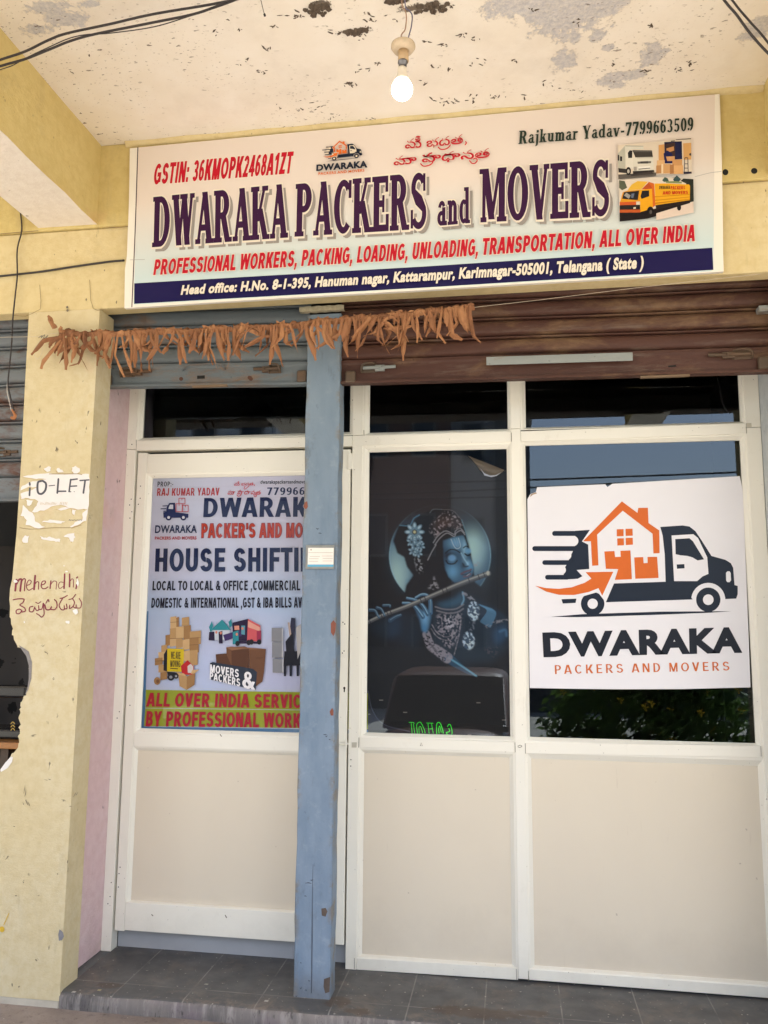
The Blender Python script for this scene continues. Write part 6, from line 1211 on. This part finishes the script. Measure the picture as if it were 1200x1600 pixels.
q.ribbon(l9((95, 965), (250, 985), (460, 975), (600, 965), (850, 962), (990, 925)), .7, plain('paste_edge', (0.30, 0.21, 0.10), 0.9), 'edge', 'paste_line', cap=False); q.ribbon(l9((520, 190), (740, 190), (930, 188), (1000, 200)), .9, MATS['paste_edge'], 'edge', 'paste_line', cap=False)
q.done()

# ------------------------------------------------------------------ bulb on its two wires
YBL = 2.45
bt = onY(632, 1, YBL); bx0, bz = -0.337, float(onY(627, 140, YBL)[2])
bu = thing('hanging_bulb', (bx0, YBL, ZC), 'lit white bulb in an old holder hanging on two wires before the sign', 'bulb')
zt = float(onY(629, 68, YBL)[2]); zs_ = float(onY(628, 98, YBL)[2])
pc = lambda x, y: tuple(onY(x, y, YBL))
for pts, c in (([(624, -60), (628, 5), (633, 16), (635, 28), (633, 46), (627, 55), (629, 66)], (0.30, 0.19, 0.13)), ([(631, -60), (633, 6), (639, 16), (644, 24), (643, 40), (640, 52), (636, 66)], (0.10, 0.10, 0.17))):
    g = MB(); g.tube([pc(*p) for p in spline(pts, 6)], .0022, 7); g.build('wire', plain('wire_%d' % int(c[2] * 100), c, 0.5), bu, smooth=True)
u = 34 / 2 * YBL / FPX * 1.04                # globe radius
px2m = YBL / FPX * 1.06
g = MB(); g.lathe((bx0 + .003, YBL, zt), [(.2 * px2m, 0), (14 * px2m, 0.002), (19.5 * px2m, -3 * px2m), (20 * px2m, -7 * px2m), (16 * px2m, -13 * px2m), (9.5 * px2m, -14 * px2m), (.2 * px2m, -14 * px2m)]); g.build('holder_rose', plain('stained_bakelite', (0.50, 0.40, 0.28), 0.6, 0.35, 40), bu, smooth=True)
g = MB(); g.lathe((bx0 + .004, YBL, zt - 13 * px2m), [(8.6 * px2m, 0), (8.4 * px2m, -8 * px2m), (8.8 * px2m, -19 * px2m), (6.6 * px2m, -19 * px2m)]); g.build('holder_cup', plain('brown_bakelite', (0.42, 0.29, 0.16), 0.5, 0.2, 40), bu, smooth=True)
g = MB(); g.lathe((bx0 + .002, YBL, zt - 32 * px2m), [(8 * px2m, 0), (8.2 * px2m, -2.5 * px2m), (6.7 * px2m, -3 * px2m), (6.7 * px2m, -8 * px2m)]); g.build('metal_cap', plain('dull_cap', (0.16, 0.16, 0.17), 0.35, 0.1, 9, metal=.8), bu, smooth=True)
g = MB(); g.lathe((bx0, YBL, bz), [(6.7 * px2m, 38 * px2m), (7.2 * px2m, 34 * px2m), (8.4 * px2m, 26 * px2m), (10.5 * px2m, 20 * px2m), (13 * px2m, 14.5 * px2m)]); g.build('bulb_neck', plain('white_plastic', (0.72, 0.66, 0.56), 0.4), bu, smooth=True)
g = MB(); g.lathe((bx0, YBL, bz), [(17.2 * px2m * math.cos(a), 17.2 * px2m * math.sin(a)) for a in np.linspace(R(57), R(-89), 16)]); g.build('bulb_globe', 'lit_bulb_globe', bu, smooth=True)

# ------------------------------------------------------------------ loose cables
def cable(pts, Y, r, label, group=None, extra=None):
    g = MB(); g.tube([tuple(onY(p[0], p[1], Y + (p[2] if len(p) > 2 else 0))) for p in [np.array(a, float) for a in spline(pts, 7)]], r, 8)
    o = g.build('cable', 'black_cable_rubber', smooth=True); tag(o, label, 'cable', group); return o
cable([(-80, 120), (0, 93.5), (40, 80), (75, 63), (105, 52), (170, 38), (240, 22), (350, 3), (470, -25)], 2.35, .0042, 'upper of the two thick black cables across the top left corner', 'black cables under the ceiling')
cable([(-80, 128), (0, 103.5), (40, 92), (80, 76), (110, 64), (150, 53), (240, 35), (310, 20), (370, -4), (420, -30)], 2.345, .0042, 'lower of the two thick black cables across the top left corner', 'black cables under the ceiling')
cable([(-80, 135), (0, 109), (20, 102), (40, 91), (80, 72), (108, 60), (135, 54), (170, 52), (240, 42), (300, 24), (360, 4), (420, -22)], 2.34, .0018, 'thin black wire twined round the lower thick cable at the top left', 'black cables under the ceiling')
cable([(1085, -70), (1130, -2), (1150, 22), (1172, 52), (1200, 83), (1240, 120)], 2.35, .0040, 'left of the two black cables across the top right corner', 'black cables under the ceiling')
cable([(1098, -70), (1144, 0), (1172, 34), (1190, 54), (1215, 85), (1250, 125)], 2.35, .0034, 'right of the two black cables across the top right corner', 'black cables under the ceiling')
cable([(-60, 438), (0, 431.5), (60, 425), (120, 416), (170, 409), (194, 407)], 3.212, .0046, 'black cable running level along the wall to the left edge of the sign')
hc_ = thing('hanging_wire', tuple(onY(20, 650, 3.195)), 'thin black wire hanging from the beam past the pillar, its end taped orange', 'wire')
g = MB(); g.tube([tuple(onY(p[0], p[1], 3.20)) for p in spline([(32, 331), (34, 360), (27, 390), (27, 430), (24, 460), (20, 500), (18, 540), (14, 580), (12.5, 600), (15, 615), (22, 642)], 6)], .0034, 7); g.build('lead', 'black_cable_rubber', hc_, smooth=True)
g = MB(); g.tube([tuple(onY(p[0], p[1], 3.20)) for p in spline([(12.5, 590), (11, 610), (14, 625), (18, 642)], 6)], .0020, 6); g.build('bare_core', plain('white_core', (0.5, 0.46, 0.42), 0.5), hc_, smooth=True)
g = MB(); g.tube([tuple(onY(p[0], p[1], 3.20)) for p in spline([(19, 640), (22, 646), (23.5, 650), (21, 654), (17.5, 652)], 5)], [.005] * 8 + [.007] * 8 + [.006] * 5, 8); g.build('taped_end', plain('orange_tape', (0.36, 0.14, 0.05), 0.6), hc_, smooth=True)
g = MB(); g.tube([tuple(p) for p in spline([onZ(403, -20, 3.59), onZ(410, 10, 3.575), onZ(413, 22, 3.55)], 5)], .0012, 5); g.tube([tuple(onZ(413, 22, 3.552)), tuple(onZ(414, 25, 3.545))], .004, 8)
tag(g.build('hanging_thread', 'black_cable_rubber'), 'short dark thread with a knot hanging from the ceiling left of the bulb', 'thread')
def crust(name, cx_, cy_, rx, ry, seed, label):
    r9 = random.Random(seed); g = MB(); c = onZ(cx_, cy_, ZC); 
    for i in range(46):
        a, d = r9.uniform(0, 6.28), r9.random() ** .6; x, y = c[0] + rx * d * math.cos(a), c[1] + ry * d * math.sin(a); s = r9.uniform(.004, .013)
        P = [(x + s * math.cos(b) * r9.uniform(.6, 1.2), y + s * math.sin(b) * r9.uniform(.6, 1.2)) for b in np.linspace(0, 6.28, 7)[:-1]]; zz = ZC - .001 - i * 2e-5; top = (x, y, ZC - r9.uniform(.004, .012))
        for p, q_ in zip(P, P[1:] + P[:1]): g.face([(p[0], p[1], zz), (q_[0], q_[1], zz), top])
    tag(g.build(name, plain('mud_crust', (0.10, 0.075, 0.055), 0.95, 0.5, 80)), label, 'mud crust', 'insect mud crusts on the ceiling')
crust('mud_crust', 672, 12, .075, .025, 1, 'dark oval mud crust on the ceiling right above the bulb'); crust('mud_crust', 497, 14, .045, .035, 2, 'broken ring of brown mud crust on the ceiling left of the bulb'); crust('mud_crust', 557, 50, .05, .014, 3, 'thin crooked line of mud crust just left of the bulb holder'); crust('mud_crust', 618, 1, .04, .012, 4, 'mud crust at the ceiling where the bulb wires start')

g = MB(); r8 = random.Random(21)
for px_, py_, n_, sp_ in ((414, 76, 5, 4), (427, 41, 4, 4), (387, 95, 4, 5), (409, 112, 6, 5), (569, 43, 9, 5), (556, 57, 8, 6), (521, 51, 6, 4), (537, 49, 7, 5), (573, 23, 6, 5), (580, 31, 5, 4), (548, 131, 6, 5), (587, 100, 4, 3), (568, 108, 7, 9), (692, 72, 5, 4), (664, 64, 5, 3), (726, 54, 8, 7), (742, 60, 5, 5), (742, 96, 7, 9), (802, 95, 4, 3), (832, 14, 6, 4), (690, 156, 9, 9), (712, 160, 8, 8), (740, 154, 9, 9), (768, 152, 7, 7), (678, 102, 4, 4), (698, 108, 4, 4), (1080, 96, 5, 5), (1064, 106, 6, 7), (904, 34, 6, 5), (455, 20, 6, 8), (470, 27, 5, 5), (614, 30, 4, 5), (375, 47, 3, 3), (343, 50, 3, 6), (355, 30, 2, 2), (495, 165, 4, 8), (525, 185, 6, 10), (580, 185, 5, 6), (372, 100, 3, 3), (434, 166, 3, 4), (470, 170, 4, 6), (660, 130, 3, 4), (850, 130, 3, 5), (818, 150, 3, 4), (890, 140, 4, 8), (960, 100, 4, 6), (1010, 112, 4, 5), (112, 111, 2, 3), (140, 87, 1, 1), (204, 138, 1, 1), (58, 117, 2, 2), (183, 205, 2, 2), (1020, 40, 4, 6), (705, 10, 4, 5)):
    for k_ in range(n_):
        c = onZ(px_ + r8.gauss(0, sp_), py_ + r8.gauss(0, sp_ * .45), ZC); s = r8.uniform(.0022, .0062); el_ = r8.uniform(1, 2.6); an = r8.uniform(0, 3.14)
        P = [(c[0] + s * (el_ * math.cos(b) * math.cos(an) - .6 * math.sin(b) * math.sin(an)) * r8.uniform(.6, 1.3), c[1] + s * (el_ * math.cos(b) * math.sin(an) + .6 * math.sin(b) * math.cos(an)) * r8.uniform(.6, 1.3)) for b in np.linspace(0, 6.28, 8)[:-1]]
        zz = ZC - .0006 - r8.random() * .0004; top = (c[0], c[1], ZC - r8.uniform(.0015, .004))
        for p, q_ in zip(P, P[1:] + P[:1]): g.face([(p[0], p[1], zz), (q_[0], q_[1], zz), top])
g.build('crust_specks', 'mud_crust', c_)
for nm, px_, py_, col, lab in (('paint_flake', 155, 1548, (0.55, 0.47, 0.28), 'small yellowish paint flake lying on the step just right of the pillar'), ('paper_bit', 115, 1551, (0.62, 0.60, 0.56), 'small white paper bit on the step corner by the pillar'), ('paint_flake', 322, 1539, (0.5, 0.47, 0.40), 'pale paint flake on the dark tiles before the door'), ('paper_bit', 416, 1565, (0.66, 0.62, 0.55), 'pale paper bit at the step edge left of the blue post')):
    c = onZ(px_, py_, 0); g = MB(); g.prism([(c[0] - .008, 0.0012), (c[0] + .006, .0012), (c[0] + .009, .0028), (c[0] - .003, .0036), (c[0] - .008, .002)], c[1] - .004, c[1] + .006)
    tag(g.build(nm, plain('%s_%d' % (nm, px_), tuple(v * .62 for v in col), .8), bevel=.0008), lab, 'litter')

# ------------------------------------------------------------------ the street behind the camera, seen only as reflections in the glass
def facade(x0, x1, y, z1, col, label, rows_, cols_, depth=6, name='street_house', glass=(0.03, 0.035, 0.04)):
    t = thing(name, ((x0 + x1) / 2, y - depth / 2, -.6), label, 'house', 'houses across the street')
    g = MB(); g.box(x0, x1, y - depth, y, -.6, z1); g.build('wall', plain('%s_%d' % (name, int(col[0] * 1000)), col, 0.9, 0.12, 1.2), t)
    g = MB(); g.box(x0 - .1, x1 + .1, y - depth, y + .25, z1, z1 + .18); g.build('roof_slab', plain('slab_grey', (0.36, 0.35, 0.34), 0.9), t)
    for i in range(rows_):
        for j in range(cols_):
            wx = x0 + (j + .5) * (x1 - x0) / cols_; wz = .5 + i * 2.9; w = min(1.1, (x1 - x0) / cols_ * .5)
            g = MB(); g.box(wx - w / 2, wx + w / 2, y + .002, y + .06, wz, wz + 1.25); f = g.build('window', plain('window_frame_grey', (0.22, 0.21, 0.20), 0.6), t)
            g = MB(); g.box(wx - w / 2 + .07, wx + w / 2 - .07, y + .062, y + .066, wz + .07, wz + 1.18); g.build('pane', plain('street_glass', glass, 0.15), f)
facade(-11.5, -7.0, -16, 8.6, (0.52, 0.53, 0.56), 'pale grey house across the street, farthest left', 3, 3)
facade(-4.6, -1.8, -16, 10.5, (0.12, 0.07, 0.06), 'tall brown house across the street', 3, 2)
facade(-1.79, -.45, -17, 10.0, (0.40, 0.40, 0.41), 'narrow grey house wedged between the brown and the dark house', 3, 1)
facade(-.44, .55, -16.5, 7.6, (0.15, 0.145, 0.15), 'narrow dark house at the end of the row', 2, 1)
g = MB(); g.box(-7, 9, -13.2, -13.0, -.6, .9); tag(g.build('street_wall', plain('street_wall_grey', (0.10, 0.095, 0.09), 0.9)), 'low grey boundary wall across the street', 'wall')
for i, (za, zb) in enumerate(((4.45, 4.7), (4.2, 4.3), (4.05, 4.75))):
    g = MB(); g.tube([(-14 + 3 * k_, -9, za + (zb - za) * k_ / 9 - .25 * math.sin(math.pi * k_ / 9)) for k_ in range(10)], .02, 6); tag(g.build('overhead_wire', 'black_cable_rubber'), 'overhead wire strung across the street', 'wire', 'overhead street wires')
bs = thing('flowering_bush', (1.7, -3.2, -.6), 'leafy garden bush with yellow flowers beside the verandah', 'bush')
rb = random.Random(5); g = MB(); gf = MB(); gs = MB()
for i in range(11):
    a = rb.uniform(0, 6.28); gs.tube([(1.7 + .2 * math.cos(a), -3.2 + .15 * math.sin(a), -.6), (1.7 + .7 * math.cos(a), -3.2 + .4 * math.sin(a), .1), (1.7 + 1.1 * math.cos(a), -3.2 + .5 * math.sin(a), rb.uniform(.5, 1.0))], [.02, .012, .005], 6)
for i in range(6500):
    a, d, z = rb.uniform(0, 6.28), rb.random() ** .5, rb.uniform(-.6, 1.12); k_ = 1 - .45 * max(0, (z - .4) / .65)
    c = Vector((1.65 + 1.35 * d * math.cos(a) * k_, -3.2 + .55 * d * math.sin(a) * k_, z + .1 * math.sin(a * 4))); n = Vector((rb.uniform(-1, 1), rb.uniform(-1, 1), rb.uniform(.0, 1))).normalized(); t_ = n.orthogonal().normalized(); b_ = n.cross(t_); s = rb.uniform(.04, .10)
    g.face([c - t_ * s, c + b_ * s * .4, c + t_ * s, c - b_ * s * .4])
    if i % 60 == 0:
        for k2 in range(5):
            w = math.pi * 2 * k2 / 5; e = c + Vector((math.cos(w) * .03, .10, math.sin(w) * .03)); gf.face([c + Vector((0, .10, 0)), e + Vector((.012, 0, .012)), e * 1.0 + Vector((math.cos(w) * .02, 0, math.sin(w) * .02)), e + Vector((-.012, 0, -.012))])
gs.build('stems', plain('bush_stem', (0.12, 0.09, 0.05), 0.9), bs); k = NT('bush_leaf'); lc = k.mix(k.noise(4, 3), (0.07, 0.13, 0.03), (0.17, 0.27, 0.06)); k.out(lc, 0.45)
tl = k.n('BsdfTranslucent'); k.l(lc, tl.inputs[0]); mx = k.n('MixShader'); mx.inputs[0].default_value = 0.6; k.l(k.b.outputs[0], mx.inputs[1]); k.l(tl.outputs[0], mx.inputs[2]); k.l(mx.outputs[0], k.t.nodes['Material Output'].inputs[0]); MATS['bush_leaf'] = k.m
g.build('foliage', 'bush_leaf', bs); gf.build('flowers', plain('yellow_petal', (0.75, 0.50, 0.02), 0.6), bs)
ca = thing('parked_car', (-.8, -3.6, -.6), 'brown hatchback parked on the street facing the shop', 'car')
pa = plain('brown_car_paint', (0.11, 0.040, 0.018), 0.35); gl_ = plain('car_glass', (0.006, 0.006, 0.006), 0.5, spec=0.0); ty = plain('tyre_rubber', (0.02, 0.02, 0.02), 0.8)
def loft(secs, n=28, p=3.6):
    rows = []
    for y, w, z0, z1, cx_ in secs:
        r = []
        for k_ in range(n + 1):
            a = 2 * math.pi * k_ / n; c, s = math.cos(a), math.sin(a); r.append((cx_ + w * abs(c) ** (2 / p) * (1 if c > 0 else -1), y, (z0 + z1) / 2 + (z1 - z0) / 2 * abs(s) ** (2 / p) * (1 if s > 0 else -1)))
        rows.append(r)
    return rows
C0 = -.8
g = MB(); g.grid(loft([(-5.5, .60, -.25, .05, C0), (-5.45, .74, -.35, .28, C0), (-4.6, .78, -.38, .34, C0), (-3.2, .78, -.38, .34, C0), (-2.3, .76, -.38, .26, C0), (-2.02, .72, -.34, .16, C0), (-1.96, .6, -.22, .05, C0)])); g.build('body', pa, ca, smooth=True)
g = MB(); g.grid(loft([(-5.40, .66, .20, .50, C0), (-5.1, .72, .25, .82, C0), (-4.4, .74, .28, .87, C0), (-3.3, .74, .28, .85, C0), (-2.9, .74, .25, .56, C0), (-2.5, .74, .22, .30, C0)], p=6)); g.build('cabin', pa, ca, smooth=True)
g = MB(); g.grid([[(C0 + u * .70 * (1 - .05 * v), -2.44 - .80 * v, .31 + .50 * v + .012 * (1 - u * u)) for u in np.linspace(-1, 1, 9)] for v in np.linspace(0, 1, 6)]); g.build('windscreen', gl_, ca, smooth=True)
for sx in (-1, 1):
    g = MB(); g.box(C0 + sx * .685 - .01, C0 + sx * .685 + .01, -4.9, -3.6, .40, .70); g.build('side_window', gl_, ca, bevel=.01)
    g = MB(); g.box(C0 + sx * .56 - .14, C0 + sx * .56 + .14, -2.03, -1.965, -.02, .12); g.build('headlight', plain('headlight_glass', (0.6, 0.6, 0.6), 0.1), ca, bevel=.02)
    for yy in (-2.75, -4.75):
        g = MB(); g.tube([(C0 + sx * .64, yy, -.32), (C0 + sx * .80, yy, -.32)], .28, 20); w_ = g.build('wheel', ty, ca, bevel=.02)
        g = MB(); g.tube([(C0 + sx * .80, yy, -.32), (C0 + sx * .81, yy, -.32)], .17, 16); g.build('rim', 'polished_steel', w_)
g = MB(); g.box(C0 - .3, C0 + .3, -1.97, -1.955, -.16, -.02); g.build('grille', blk, ca)
